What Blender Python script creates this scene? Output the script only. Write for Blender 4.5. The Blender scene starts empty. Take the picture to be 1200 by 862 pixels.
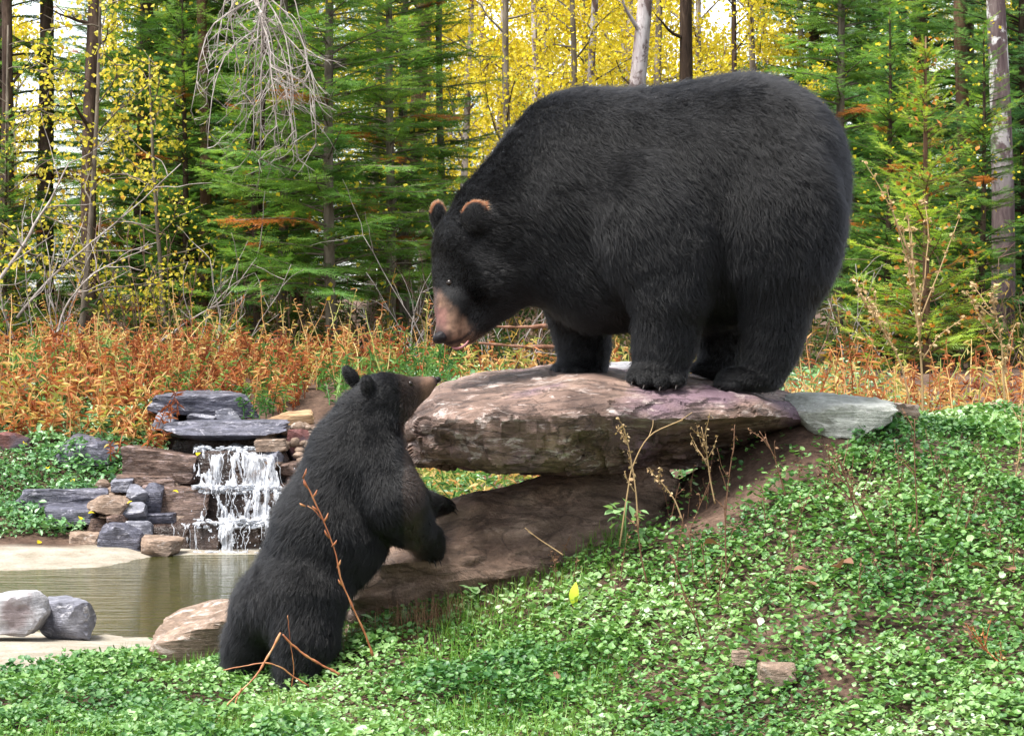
import bpy, math, random
import numpy as np
from mathutils import Vector, Matrix
R = math.radians
random.seed(7)
rng = np.random.default_rng(7)
scene = bpy.context.scene
COL = scene.collection

# ------------------------------------------------------------------ camera
CAM_Z, FPX, PITCH = 1.3, 2700.0, math.atan(51 / 2700.0)
cam_d = bpy.data.cameras.new('camera')
cam_d.sensor_width = 36.0
cam_d.lens = 36.0 * FPX / 1200.0
cam_d.clip_start, cam_d.clip_end = 0.1, 2000.0
cam = bpy.data.objects.new('camera', cam_d)
cam.location = (0, 0, CAM_Z)
cam.rotation_euler = (math.pi / 2 - PITCH, 0, 0)
COL.objects.link(cam)
scene.camera = cam

# ------------------------------------------------------------------ light
SUN_EL, SUN_AZ = 68.0, 232.0        # azimuth: compass style, 0 = +Y, clockwise
world = bpy.data.worlds.new('World')
scene.world = world
world.use_nodes = True
wn = world.node_tree
for n in list(wn.nodes):
    wn.nodes.remove(n)
sky = wn.nodes.new('ShaderNodeTexSky')
sky.sky_type = 'NISHITA'
sky.sun_disc = False
sky.sun_elevation = R(SUN_EL)
sky.sun_rotation = R(SUN_AZ)
sky.altitude = 200
sky.air_density = 1.0
sky.dust_density = 1.5
sky.ozone_density = 0.6
bg = wn.nodes.new('ShaderNodeBackground')
bg.inputs['Strength'].default_value = 0.11
wo = wn.nodes.new('ShaderNodeOutputWorld')
hs = wn.nodes.new('ShaderNodeHueSaturation')       # thin overcast: the same sky, greyer
hs.inputs['Saturation'].default_value = 0.35
wn.links.new(sky.outputs[0], hs.inputs['Color'])
wn.links.new(hs.outputs[0], bg.inputs[0])
wn.links.new(bg.outputs[0], wo.inputs[0])
sun_d = bpy.data.lights.new('sun', 'SUN')
sun_d.energy = 2.6
sun_d.angle = R(24)
sun_d.color = (1.0, 0.965, 0.91)
sun = bpy.data.objects.new('sun', sun_d)
az, el = R(SUN_AZ), R(SUN_EL)
to_sun = Vector((math.sin(az) * math.cos(el), math.cos(az) * math.cos(el), math.sin(el)))
sun.rotation_euler = to_sun.to_track_quat('Z', 'Y').to_euler()
COL.objects.link(sun)
vs = scene.view_settings
vs.view_transform = 'Standard'
vs.look = 'None'
vs.gamma = 1.0
vs.use_curve_mapping = False
vs.exposure = 1.9
scene.render.engine = 'CYCLES'

# ------------------------------------------------------------------ helpers
def W(px, py, Y):
    """photo pixel (1200 x 862) at distance Y -> world point"""
    u, v = px - 600.0, 431.0 - py
    dy = FPX * math.cos(PITCH) + v * math.sin(PITCH)
    dz = v * math.cos(PITCH) - FPX * math.sin(PITCH)
    k = Y / dy
    return np.array((u * k, Y, CAM_Z + dz * k))

def P(pts):
    """world points -> photo pixels"""
    p = np.atleast_2d(pts).astype(float)
    z = p[:, 2] - CAM_Z
    d = p[:, 1] * math.cos(PITCH) - z * math.sin(PITCH)
    v = z * math.cos(PITCH) + p[:, 1] * math.sin(PITCH)
    return 600 + FPX * p[:, 0] / d, 431 - FPX * v / d

_tab = np.random.default_rng(11).random(4096)
def _h(i, j, k):
    return _tab[(i * 73856093 ^ j * 19349663 ^ k * 83492791) & 4095]
def vnoise(p):
    p = np.asarray(p, float)
    f = np.floor(p).astype(np.int64)
    t = p - f
    t = t * t * (3 - 2 * t)
    i, j, k = f[:, 0], f[:, 1], f[:, 2]
    x, y, z = t[:, 0], t[:, 1], t[:, 2]
    def L(a, b, c):
        return a + (b - a) * c
    a = L(_h(i, j, k), _h(i + 1, j, k), x)
    b = L(_h(i, j + 1, k), _h(i + 1, j + 1, k), x)
    c = L(_h(i, j, k + 1), _h(i + 1, j, k + 1), x)
    d = L(_h(i, j + 1, k + 1), _h(i + 1, j + 1, k + 1), x)
    return L(L(a, b, y), L(c, d, y), z) * 2 - 1
def fbm(p, o=4, g=0.5):
    p = np.asarray(p, float)
    s, a = np.zeros(len(p)), 1.0
    for n in range(o):
        s += a * vnoise(p * (2.03 ** n) + n * 17.3)
        a *= g
    return s

def norm(v):
    v = np.asarray(v, float)
    return v / np.maximum(np.linalg.norm(v, axis=-1, keepdims=True), 1e-9)

class MB:
    """collects vertices and faces, links them as ONE mesh object"""
    def __init__(s):
        s.v, s.f, s.r, s.n = [], [], [], 0
    def add(s, v, f, r=0.0):
        v = np.asarray(v, float).reshape(-1, 3)
        s.v.append(v)
        s.r.append(np.broadcast_to(np.asarray(r, float), (len(v),)).copy())
        for a in (f if isinstance(f, list) else [f]):
            s.f.append(np.asarray(a, np.int64) + s.n)
        s.n += len(v)
    def tube(s, pts, rad, sides=6, r=0.0, cap=True):
        pts = np.asarray(pts, float)
        n = len(pts)
        rad = np.broadcast_to(np.asarray(rad, float), (n,))
        t = norm(np.gradient(pts, axis=0))
        ref = np.array((0, 0, 1.0)) if abs(t[0, 2]) < 0.9 else np.array((1.0, 0, 0))
        a = norm(np.cross(t, ref))
        b = np.cross(t, a)
        an = np.linspace(0, 2 * np.pi, sides, endpoint=False)
        ring = a[:, None, :] * np.cos(an)[None, :, None] + b[:, None, :] * np.sin(an)[None, :, None]
        v = (pts[:, None, :] + ring * rad[:, None, None]).reshape(-1, 3)
        i = np.arange(n - 1)[:, None] * sides
        j = np.arange(sides)[None, :]
        k = (j + 1) % sides
        q = np.stack([i + j, i + k, i + sides + k, i + sides + j], -1).reshape(-1, 4)
        fs = [q]
        if cap:
            fs.append(np.array([list(range(sides))[::-1], [(n - 1) * sides + x for x in range(sides)]]))
        s.add(v, fs, r)
    def inst(s, tv, tf, M, loc, r):
        """many copies of a template; M (N,3,3), loc (N,3), r (N,)"""
        N, T = len(loc), len(tv)
        v = np.einsum('nij,tj->nti', M, tv) + loc[:, None, :]
        off = (np.arange(N) * T)
        fs = []
        for a in (tf if isinstance(tf, list) else [tf]):
            a = np.asarray(a, np.int64)
            fs.append((a[None] + off[:, None, None]).reshape(-1, a.shape[1]))
        s.add(v.reshape(-1, 3), fs, np.repeat(r, T))
    def mesh(s, name, m=None, smooth=False):
        me = bpy.data.meshes.new(name)
        v = np.concatenate(s.v)
        me.vertices.add(len(v))
        me.vertices.foreach_set('co', v.ravel().astype(np.float32))
        tot = np.concatenate([np.full(len(a), a.shape[1]) for a in s.f])
        idx = np.concatenate([a.ravel() for a in s.f])
        me.loops.add(len(idx))
        me.loops.foreach_set('vertex_index', idx.astype(np.int32))
        me.polygons.add(len(tot))
        st = np.concatenate([[0], np.cumsum(tot)[:-1]])
        me.polygons.foreach_set('loop_start', st.astype(np.int32))
        me.polygons.foreach_set('use_smooth', np.full(len(tot), bool(smooth)))
        me.update(calc_edges=True)
        at = me.attributes.new('rnd', 'FLOAT', 'POINT')
        at.data.foreach_set('value', np.concatenate(s.r).astype(np.float32))
        if m:
            me.materials.append(m)
        return me
    def build(s, name, m=None, parent=None, smooth=False, loc=None):
        me = s.mesh(name, m, smooth)
        return link(name, me, parent, loc)

def link(name, me, parent=None, loc=None):
    o = bpy.data.objects.new(name, me)
    COL.objects.link(o)
    if parent is not None:
        o.parent = parent
    if loc is not None:
        o.location = loc
    return o
def tag(o, label=None, cat=None, group=None, kind=None):
    for k, v in (('label', label), ('category', cat), ('group', group), ('kind', kind)):
        if v:
            o[k] = v
    return o
def thing(name, label, cat, loc=(0, 0, 0), group=None):
    o = bpy.data.objects.new(name, None)
    o.empty_display_size = 0.1
    o.location = loc
    COL.objects.link(o)
    return tag(o, label, cat, group)
def rotz(a):
    c, s = np.cos(a), np.sin(a)
    z, o = np.zeros_like(c), np.ones_like(c)
    return np.stack([np.stack([c, -s, z], -1), np.stack([s, c, z], -1), np.stack([z, z, o], -1)], -2)
def rotx(a):
    c, s = np.cos(a), np.sin(a)
    z, o = np.zeros_like(c), np.ones_like(c)
    return np.stack([np.stack([o, z, z], -1), np.stack([z, c, -s], -1), np.stack([z, s, c], -1)], -2)
def roty(a):
    c, s = np.cos(a), np.sin(a)
    z, o = np.zeros_like(c), np.ones_like(c)
    return np.stack([np.stack([c, z, s], -1), np.stack([z, o, z], -1), np.stack([-s, z, c], -1)], -2)
def spline(pts, n):
    pts = np.asarray(pts, float)
    t = np.linspace(0, len(pts) - 1, n)
    P4 = np.vstack([2 * pts[0] - pts[1], pts, 2 * pts[-1] - pts[-2]])
    i = np.minimum(t.astype(int), len(pts) - 2)
    f = (t - i)[:, None]
    a, b, c, d = P4[i], P4[i + 1], P4[i + 2], P4[i + 3]
    return 0.5 * (2 * b + (c - a) * f + (2 * a - 5 * b + 4 * c - d) * f * f + (3 * b - a - 3 * c + d) * f ** 3)

# ------------------------------------------------------------------ materials
class NT:
    def __init__(s, name):
        s.m = bpy.data.materials.new(name)
        s.m.use_nodes = True
        s.t = s.m.node_tree
        s.b = s.t.nodes['Principled BSDF']
        s.out = s.t.nodes['Material Output']
    def n(s, kind, **kw):
        x = s.t.nodes.new('ShaderNode' + kind)
        for k, v in kw.items():
            if k in x.inputs:
                x.inputs[k].default_value = v
            else:
                setattr(x, k, v)
        return x
    def l(s, a, b):
        s.t.links.new(a, b)
    def ramp(s, fac, stops, interp='LINEAR'):
        x = s.t.nodes.new('ShaderNodeValToRGB')
        e = x.color_ramp.elements
        x.color_ramp.interpolation = interp
        while len(e) < len(stops):
            e.new(0.5)
        for k, (p, c) in enumerate(stops):
            e[k].position = p
            e[k].color = (*c, 1) if len(c) == 3 else c
        s.l(fac, x.inputs[0])
        return x.outputs[0]
    def coord(s, kind='Object', scale=(1, 1, 1)):
        tc = s.n('TexCoord')
        mp = s.n('Mapping')
        mp.inputs['Scale'].default_value = scale
        s.l(tc.outputs[kind], mp.inputs[0])
        return mp.outputs[0]
    def noise(s, co, scale, detail=5, rough=0.55, dist=0.0):
        x = s.n('TexNoise')
        x.inputs['Scale'].default_value = scale
        x.inputs['Detail'].default_value = detail
        x.inputs['Roughness'].default_value = rough
        x.inputs['Distortion'].default_value = dist
        s.l(co, x.inputs['Vector'])
        return x.outputs['Fac']
    def mix(s, f, a, b, mode='MIX'):
        x = s.n('Mix', data_type='RGBA', blend_type=mode)
        for sock, v in ((x.inputs[0], f), (x.inputs[6], a), (x.inputs[7], b)):
            if hasattr(v, 'links'):
                s.l(v, sock)
            elif isinstance(v, (int, float)):
                sock.default_value = v
            else:
                sock.default_value = (*v, 1)
        return x.outputs[2]
    def math(s, op, a, b=0.0):
        x = s.n('Math', operation=op)
        for sock, v in ((x.inputs[0], a), (x.inputs[1], b)):
            if hasattr(v, 'links'):
                s.l(v, sock)
            else:
                sock.default_value = v
        return x.outputs[0]
    def bump(s, h, strength=0.5, dist=0.02, prev=None):
        x = s.n('Bump')
        x.inputs['Strength'].default_value = strength
        x.inputs['Distance'].default_value = dist
        s.l(h, x.inputs['Height'])
        if prev is not None:
            s.l(prev, x.inputs['Normal'])
        return x.outputs[0]
    def attr(s, name):
        return s.n('Attribute', attribute_name=name)
    def set(s, col=None, rough=None, normal=None, spec=None):
        for k, v in (('Base Color', col), ('Roughness', rough), ('Normal', normal), ('Specular IOR Level', spec)):
            if v is None:
                continue
            if hasattr(v, 'links'):
                s.l(v, s.b.inputs[k])
            elif isinstance(v, (int, float)):
                s.b.inputs[k].default_value = v
            else:
                s.b.inputs[k].default_value = (*v, 1)

def mat_leaf(name, stops, rough=0.5, spec=0.3, trans=0.35, tint=1.3):
    t = NT(name)
    c = t.ramp(t.attr('rnd').outputs['Fac'], stops)
    t.set(c, rough, None, spec)
    tr = t.n('BsdfTranslucent')
    t.l(t.mix(1.0, c, (tint, tint, tint * 0.6), 'MULTIPLY'), tr.inputs[0])
    ms = t.n('MixShader')
    ms.inputs[0].default_value = trans
    t.l(t.b.outputs[0], ms.inputs[1])
    t.l(tr.outputs[0], ms.inputs[2])
    t.l(ms.outputs[0], t.out.inputs[0])
    return t.m

def mat_rock(name, cols, scale=3.0, strata=0.0, bumpd=0.02, rough=0.75, light=None, wet=False, patch=None, crack=0.0, stretch=9.0):
    t = NT(name)
    co = t.coord('Object')
    n1 = t.noise(co, scale, 8, 0.62, 0.6)
    st = [(0.28 + 0.44 * i / max(1, len(cols) - 1), c) for i, c in enumerate(cols)]
    c = t.ramp(n1, st)
    cs = t.coord('Object', (1.0, 1.0, stretch))
    n2 = t.noise(cs, scale * 1.6, 8, 0.65, 0.8)
    if strata:
        c = t.mix(strata, c, t.ramp(n2, [(0.3, (0.12, 0.11, 0.11)), (0.5, (0.55, 0.55, 0.55)), (0.72, (1, 1, 1))]), 'OVERLAY')
    n3 = t.noise(co, scale * 9, 6, 0.7)
    c = t.mix(0.55, c, t.ramp(n3, [(0.3, (0.25, 0.25, 0.25)), (0.55, (0.5, 0.5, 0.5)), (0.75, (0.85, 0.85, 0.85))]), 'OVERLAY')
    if light:
        n4 = t.noise(t.coord('Object', (1, 1, 2.5)), scale * 2.2, 9, 0.7, 1.2)
        c = t.mix(t.ramp(n4, [(0.56, (0, 0, 0)), (0.64, (1, 1, 1))]), c, light)
    if patch:
        n5 = t.noise(co, scale * 0.8, 4, 0.5, 0.3)
        c = t.mix(t.ramp(n5, [(0.52, (0, 0, 0)), (0.62, (1, 1, 1))]), c, patch)
    if crack:
        n6 = t.noise(t.coord('Object', (0.55, 0.55, 0.55 * stretch)), scale * 1.9, 7, 0.6, 1.4)
        ln_ = t.ramp(n6, [(0.455, (0, 0, 0)), (0.485, (1, 1, 1)), (0.50, (1, 1, 1)), (0.53, (0, 0, 0))])
        c = t.mix(t.math('MULTIPLY', ln_, crack), c, tuple(x * 0.30 for x in cols[0]))
        n7 = t.noise(t.coord('Object', (0.7, 0.7, 0.75 * stretch)), scale * 4.5, 8, 0.7, 0.8)
        c = t.mix(t.ramp(n7, [(0.57, (0, 0, 0)), (0.66, (crack, crack, crack))]), c, light or cols[-1])
    b = t.bump(n2, 0.55 if strata else 0.25, bumpd)
    b = t.bump(n3, 0.6, bumpd * 0.5, b)
    t.set(c, rough, b, 0.5 if wet else 0.35)
    if wet:
        t.set(None, t.ramp(n3, [(0.4, (0.12, 0.12, 0.12)), (0.7, (0.5, 0.5, 0.5))]))
    return t.m

def mat_bark(name, cols, patch=None, scale=14, patch_z=None):
    t = NT(name)
    co = t.coord('Object', (1, 1, 0.22))
    n1 = t.noise(co, scale, 7, 0.65, 0.5)
    c = t.ramp(n1, [(0.3 + 0.4 * i / (len(cols) - 1), x) for i, x in enumerate(cols)])
    if patch:
        n2 = t.noise(t.coord('Object', (1, 1, 0.6)), 5.5, 6, 0.7, 0.4)
        k = t.ramp(n2, [(0.50, (0, 0, 0)), (0.56, (1, 1, 1))])
        if patch_z:      # papery bark only survives higher up the stem
            sx = t.n('SeparateXYZ')
            t.l(t.n('TexCoord').outputs['Object'], sx.inputs[0])
            mr = t.n('MapRange')
            mr.inputs[1].default_value, mr.inputs[2].default_value = patch_z
            t.l(sx.outputs[2], mr.inputs[0])
            k = t.mix(1.0, k, mr.outputs[0], 'MULTIPLY')
        c = t.mix(k, c, patch)
    t.set(c, 0.9, t.bump(n1, 0.9, 0.02), 0.2)
    return t.m
# ------------------------------------------------------------------ terrain
WATER_Z = -0.02
def zpt(px, py, Y):
    w = W(px, py, Y)
    return (w[0], w[1], w[2])
CP = [zpt(*a) for a in [
    (-100, 862, 6.72), (100, 862, 6.72), (250, 862, 6.72), (400, 862, 6.70), (600, 862, 6.62), (800, 862, 6.5), (1000, 862, 6.3), (1200, 862, 6.2), (1350, 862, 6.15),
    (0, 775, 8.25), (180, 778, 8.15), (340, 808, 7.5), (280, 798, 7.75), (240, 795, 7.8),
    (430, 757, 7.6), (500, 725, 7.8), (500, 800, 7.22), (600, 685, 7.95), (600, 790, 7.15), (700, 642, 8.0), (700, 740, 7.35),
    (800, 602, 8.05), (800, 715, 7.3), (860, 555, 8.15), (940, 500, 8.22), (1000, 496, 8.3), (1000, 690, 7.1), (1000, 600, 7.7), (900, 640, 7.5),
    (1100, 505, 8.7), (1200, 503, 8.8), (1200, 690, 7.15), (1200, 590, 7.8), (1350, 500, 8.9), (1350, 690, 7.1)]]
CP += [(2.0, 9.8, 0.80), (3.0, 10.0, 0.80), (1.2, 9.6, 0.78), (0.6, 9.3, 0.55), (0.0, 9.4, 0.32), (-0.4, 9.6, 0.15),
       (-0.5, 10.5, 0.12), (-0.1, 10.5, 0.28), (-0.2, 12.0, 0.46), (0.3, 12.0, 0.6), (1.5, 12, 0.76), (3, 12, 0.78), (5, 10, 0.9), (5, 8, 0.85), (5, 6, 0.6),
       (-0.9, 14.9, 0.72), (-1.6, 15.2, 0.78), (-2.4, 15.0, 0.74), (-3.4, 15.0, 0.75), (-6, 15, 0.8), (-6, 13.6, 0.2), (-3.0, 13.5, 0.12), (-2.6, 14.2, 0.42), (-3.1, 14.2, 0.42),
       (-1.2, 14.2, 0.40), (-1.6, 13.6, -0.02), (-2.1, 13.5, 0.05), (-0.6, 13.4, 0.32), (-6, 14.2, 0.5),
       (0, 15, 0.8), (2, 15, 0.9), (5, 15, 1.0), (-8, 12, 0.2), (-8, 9, 0.1), (-5, 8.2, 0.1), (-4, 7, 0.1), (-3, 5, 0.1), (0, 5, 0.02), (3, 5, 0.05), (8, 9, 1.4),
       (-6, 18, 0.9), (-2, 18, 0.86), (2, 18, 0.92), (6, 18, 1.0), (-8, 24, 1.0), (0, 24, 1.0), (8, 24, 1.05)]
CP = np.array(CP)
def _tps(r2):
    return np.where(r2 > 1e-12, 0.5 * r2 * np.log(np.maximum(r2, 1e-12)), 0)
_n = len(CP)
_A = np.zeros((_n + 3, _n + 3))
_d2 = ((CP[:, None, :2] - CP[None, :, :2]) ** 2).sum(-1)
_A[:_n, :_n] = _tps(_d2) + np.eye(_n) * 0.02
_A[:_n, _n] = 1
_A[:_n, _n + 1:] = CP[:, :2]
_A[_n:, :_n] = _A[:_n, _n:].T
_w = np.linalg.solve(_A, np.concatenate([CP[:, 2], np.zeros(3)]))

def pond_d(x, y):
    """> 0 inside the pond, metres to its edge"""
    yn = 9.85 - 0.28 * np.clip((x + 2.3) / 1.0, -1, 1.6) + 0.06 * np.sin(x * 2.3)
    yf = 12.45 + 0.25 * np.clip((x + 2.6) / 1.2, -0.3, 1.2) + 0.05 * np.sin(x * 3.1 + 1)
    yf = yf + 0.55 * sstep(-2.25, -2.0, x)
    return np.minimum(np.minimum(y - yn, yf - y), np.minimum(x + 7.5, (-0.75 - x) * 0.9))
def sstep(a, b, x):
    t = np.clip((x - a) / (b - a), 0, 1)
    return t * t * (3 - 2 * t)
def terrain(x, y):
    x, y = np.atleast_1d(np.asarray(x, float)), np.atleast_1d(np.asarray(y, float))
    out = np.empty(len(x))
    for a in range(0, len(x), 20000):
        xx, yy = x[a:a + 20000], y[a:a + 20000]
        r2 = (xx[:, None] - CP[None, :, 0]) ** 2 + (yy[:, None] - CP[None, :, 1]) ** 2
        out[a:a + 20000] = _tps(r2) @ _w[:_n] + _w[_n] + _w[_n + 1] * xx + _w[_n + 2] * yy
    far = 1.0 + 0.016 * np.maximum(y - 22, 0) + 0.25 * fbm(np.stack([x * .12, y * .12, x * 0], -1), 3)
    near = 0.3 + 0.04 * x
    out = np.clip(out, -0.3, 2.5)
    k = np.maximum(sstep(17, 23, y), np.maximum(sstep(6, 9, np.abs(x)), 0))
    out = out * (1 - k) + far * k
    k2 = sstep(5.2, 4.0, y)
    out = out * (1 - k2) + near * k2
    p3 = np.stack([x, y, x * 0], -1)
    out += 0.018 * fbm(p3 * 2.2, 3) + 0.008 * fbm(p3 * 9, 2)
    d = pond_d(x, y)
    rim = WATER_Z + 0.10 * sstep(0, 1.3, -d) + 0.004
    kr = sstep(-1.25, -0.5, d)
    kr = np.where((x > -1.15), kr * sstep(-0.6, -1.2, x), kr)
    out = out * (1 - kr) + rim * kr
    out = np.where(d > 0, WATER_Z + 0.012 - np.minimum(d * 0.35, 0.4), out)
    return out
def tz(x, y):
    return float(terrain([x], [y])[0])

xs = np.unique(np.round(np.concatenate([np.arange(-4.6, 4.61, 0.06), np.sign(np.linspace(-1, 1, 60)) * (4.6 + 150 * np.abs(np.linspace(-1, 1, 60)) ** 2.5)]), 3))
ys = np.unique(np.round(np.concatenate([np.linspace(-30, 5, 12), np.arange(5, 17, 0.06), 17 + 260 * np.linspace(0, 1, 70) ** 2.2]), 3))
gx, gy = np.meshgrid(xs, ys)
gz = terrain(gx.ravel(), gy.ravel())
mb = MB()
nx, ny = len(xs), len(ys)
i = np.arange(nx * ny).reshape(ny, nx)
q = np.stack([i[:-1, :-1], i[:-1, 1:], i[1:, 1:], i[1:, :-1]], -1).reshape(-1, 4)
fx, fy = gx.ravel(), gy.ravel()
dd = pond_d(fx, fy)
wob = 0.12 * fbm(np.stack([fx * 1.6, fy * 1.6, fx * 0], -1), 3)
rimw = np.where(fy > 11, 0.95, 1.85 - 0.75 * sstep(-1.75, -1.25, fx))
sand = sstep(-rimw + 0.08, -rimw + 0.22, dd + wob * 0.8) * (fx < -0.8) * sstep(14.0, 13.4, fy)
mb.add(np.stack([fx, fy, gz], -1), q, sand)

t = NT('ground_soil')
co = t.coord('Object')
n1 = t.noise(co, 3.0, 8, 0.65)
n2 = t.noise(co, 38, 6, 0.7)
soil = t.ramp(n1, [(0.3, (0.035, 0.020, 0.013)), (0.5, (0.11, 0.068, 0.048)), (0.7, (0.17, 0.11, 0.08))])
soil = t.mix(0.6, soil, t.ramp(n2, [(0.35, (0.15, 0.15, 0.15)), (0.6, (0.6, 0.6, 0.6)), (0.8, (0.95, 0.9, 0.85))]), 'OVERLAY')
n3 = t.noise(co, 5.5, 7, 0.7)
n4 = t.noise(co, 90, 3, 0.6)
snd = t.ramp(n3, [(0.3, (0.17, 0.145, 0.105)), (0.5, (0.25, 0.22, 0.175)), (0.7, (0.32, 0.295, 0.25))])
snd = t.mix(t.ramp(t.noise(co, 26, 4, 0.6), [(0.62, (0, 0, 0)), (0.68, (1, 1, 1))]), snd, (0.20, 0.145, 0.10))
snd = t.mix(0.35, snd, t.ramp(n4, [(0.3, (0.2, 0.2, 0.2)), (0.7, (0.8, 0.8, 0.8))]), 'OVERLAY')
mask = t.attr('rnd').outputs['Fac']
c = t.mix(mask, soil, snd)
b = t.bump(n2, 0.8, 0.025)
b2 = t.bump(n4, 0.25, 0.006)
mxn = t.n('Mix', data_type='VECTOR')
t.l(mask, mxn.inputs[0]); t.l(b, mxn.inputs[4]); t.l(b2, mxn.inputs[5])
t.set(c, 0.95, mxn.outputs[1], 0.2)
ground = mb.build('ground', t.m, smooth=True)
tag(ground, 'brown soil slope, pale sandy pond rim and forest floor', 'ground', kind='structure')

# ------------------------------------------------------------------ pond water
t = NT('pond_water')
co = t.coord('Object', (1.0, 4.2, 1))
n1 = t.noise(co, 2.4, 3, 0.5, 0.6)
n2 = t.noise(t.coord('Object', (1, 5, 1)), 11, 3, 0.5, 0.3)
h = t.math('ADD', n1, t.math('MULTIPLY', n2, 0.35))
deep = t.ramp(t.noise(t.coord('Object'), 1.1, 4, 0.5), [(0.35, (0.020, 0.026, 0.006)), (0.65, (0.042, 0.040, 0.010))])
t.set(deep, 0.05, t.bump(h, 0.22, 0.05), 0.5)
t.b.inputs['IOR'].default_value = 1.33
mb = MB()
wx, wy = np.meshgrid(np.linspace(-7.4, -0.6, 70), np.linspace(8.8, 13.6, 60))
i = np.arange(70 * 60).reshape(60, 70)
q = np.stack([i[:-1, :-1], i[:-1, 1:], i[1:, 1:], i[1:, :-1]], -1).reshape(-1, 4)
keep = pond_d(wx.ravel(), wy.ravel())[q].max(1) > -0.1
mb.add(np.stack([wx.ravel(), wy.ravel(), np.full(wx.size, WATER_Z)], -1), q[keep])
pond = mb.build('pond_water', t.m, smooth=True)
tag(pond, 'olive brown rippled pond water below the small waterfall', 'pond', kind='structure')
# ------------------------------------------------------------------ rocks
SLATE = mat_rock('slate_rock', [(0.030, 0.030, 0.042), (0.075, 0.075, 0.10), (0.15, 0.145, 0.18)], 4, 0.6, 0.03, 0.5, light=(0.30, 0.29, 0.33), crack=.5)
GREY = mat_rock('grey_rock', [(0.07, 0.07, 0.085), (0.16, 0.16, 0.19), (0.30, 0.30, 0.33)], 5, 0.35, 0.03, 0.6, light=(0.50, 0.49, 0.52))
TAN = mat_rock('tan_rock', [(0.12, 0.078, 0.05), (0.23, 0.16, 0.115), (0.36, 0.27, 0.21)], 4.5, 0.4, 0.03, 0.75, light=(0.46, 0.38, 0.33), crack=.35)
BROWN = mat_rock('brown_rock', [(0.045, 0.027, 0.022), (0.11, 0.068, 0.05), (0.20, 0.135, 0.11)], 4.0, 0.6, 0.035, 0.6, light=(0.27, 0.20, 0.19), crack=.6)
RED = mat_rock('red_rock', [(0.06, 0.022, 0.02), (0.15, 0.055, 0.05), (0.24, 0.12, 0.10)], 4.5, 0.4, 0.03, 0.6, patch=(0.10, 0.07, 0.09))
WETR = mat_rock('wet_rock', [(0.012, 0.008, 0.008), (0.045, 0.028, 0.022), (0.10, 0.065, 0.05)], 4.0, 0.5, 0.04, 0.3, wet=True)
PALE = mat_rock('pale_rock', [(0.20, 0.20, 0.22), (0.38, 0.37, 0.38), (0.58, 0.57, 0.57)], 5, 0.35, 0.03, 0.7, patch=(0.22, 0.18, 0.18))
LICHEN = mat_rock('lichen_rock', [(0.20, 0.21, 0.17), (0.36, 0.37, 0.32), (0.50, 0.50, 0.45)], 5, 0.35, 0.03, 0.8, light=(0.55, 0.54, 0.50))
SLABM = mat_rock('slab_rock', [(0.070, 0.042, 0.034), (0.185, 0.120, 0.092), (0.33, 0.24, 0.19)], 2.6, 0.65, 0.05, 0.7, light=(0.46, 0.38, 0.34), patch=(0.150, 0.095, 0.115), crack=.65, stretch=5.0)
BOULD = mat_rock('boulder_rock', [(0.075, 0.045, 0.030), (0.23, 0.15, 0.105), (0.40, 0.29, 0.22)], 3.2, 0.55, 0.09, 0.55, patch=(0.13, 0.088, 0.060), crack=.5, stretch=2.5)

import bmesh
def sphere_dirs(sub):
    bm = bmesh.new()
    bmesh.ops.create_icosphere(bm, subdivisions=sub, radius=1)
    v = np.array([x.co[:] for x in bm.verts])
    f = np.array([[x.index for x in p.verts] for p in bm.faces])
    bm.free()
    return v, f
_sp = {k: sphere_dirs(k) for k in (2, 3, 4, 5, 6)}
def rock_geo(half, seed, flat=0.0, planes=10, sub=4, rough=0.03, soft=55.0, boxy=False):
    """angular stone: a sphere cut by random planes, then weathered"""
    g = np.random.default_rng(seed)
    d, f = _sp[sub]
    nrm = norm(g.normal(size=(planes, 3)))
    dist = g.uniform(0.95, 1.25, planes) if boxy else g.uniform(0.60, 0.95, planes)
    ax = np.vstack([np.eye(3), -np.eye(3)])
    nrm = np.vstack([nrm, norm(ax + g.normal(size=(6, 3)) * 0.10)])
    dd = g.uniform(0.70, 0.82, 6) if boxy else g.uniform(0.74, 0.95, 6)
    if flat:
        dd[2] = 0.72 - 0.25 * flat
        dd[5] = 0.72 - 0.25 * flat
    dist = np.concatenate([dist, dd])
    c = np.maximum(d @ nrm.T, 1e-3)
    r = dist[None] / c
    r = -np.log(np.exp(-soft * np.minimum(r, 4)).sum(1)) / soft
    r *= 1 + rough * fbm(d * 2.3 + seed, 4) + rough * 0.5 * fbm(d * 8 + seed, 3)
    v = d * r[:, None]
    lo, hi = v.min(0), v.max(0)
    v = (v - (lo + hi) / 2) / ((hi - lo) / 2) * np.asarray(half)
    # layered ledges
    lay = fbm(np.stack([v[:, 0] * 2, v[:, 1] * 2, v[:, 2] * 30 + seed], -1), 3)
    v *= (1 + 0.5 * rough * lay)[:, None] * np.array((1, 1, 0.0)) + np.array((0, 0, 1.0))
    return v, f
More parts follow.
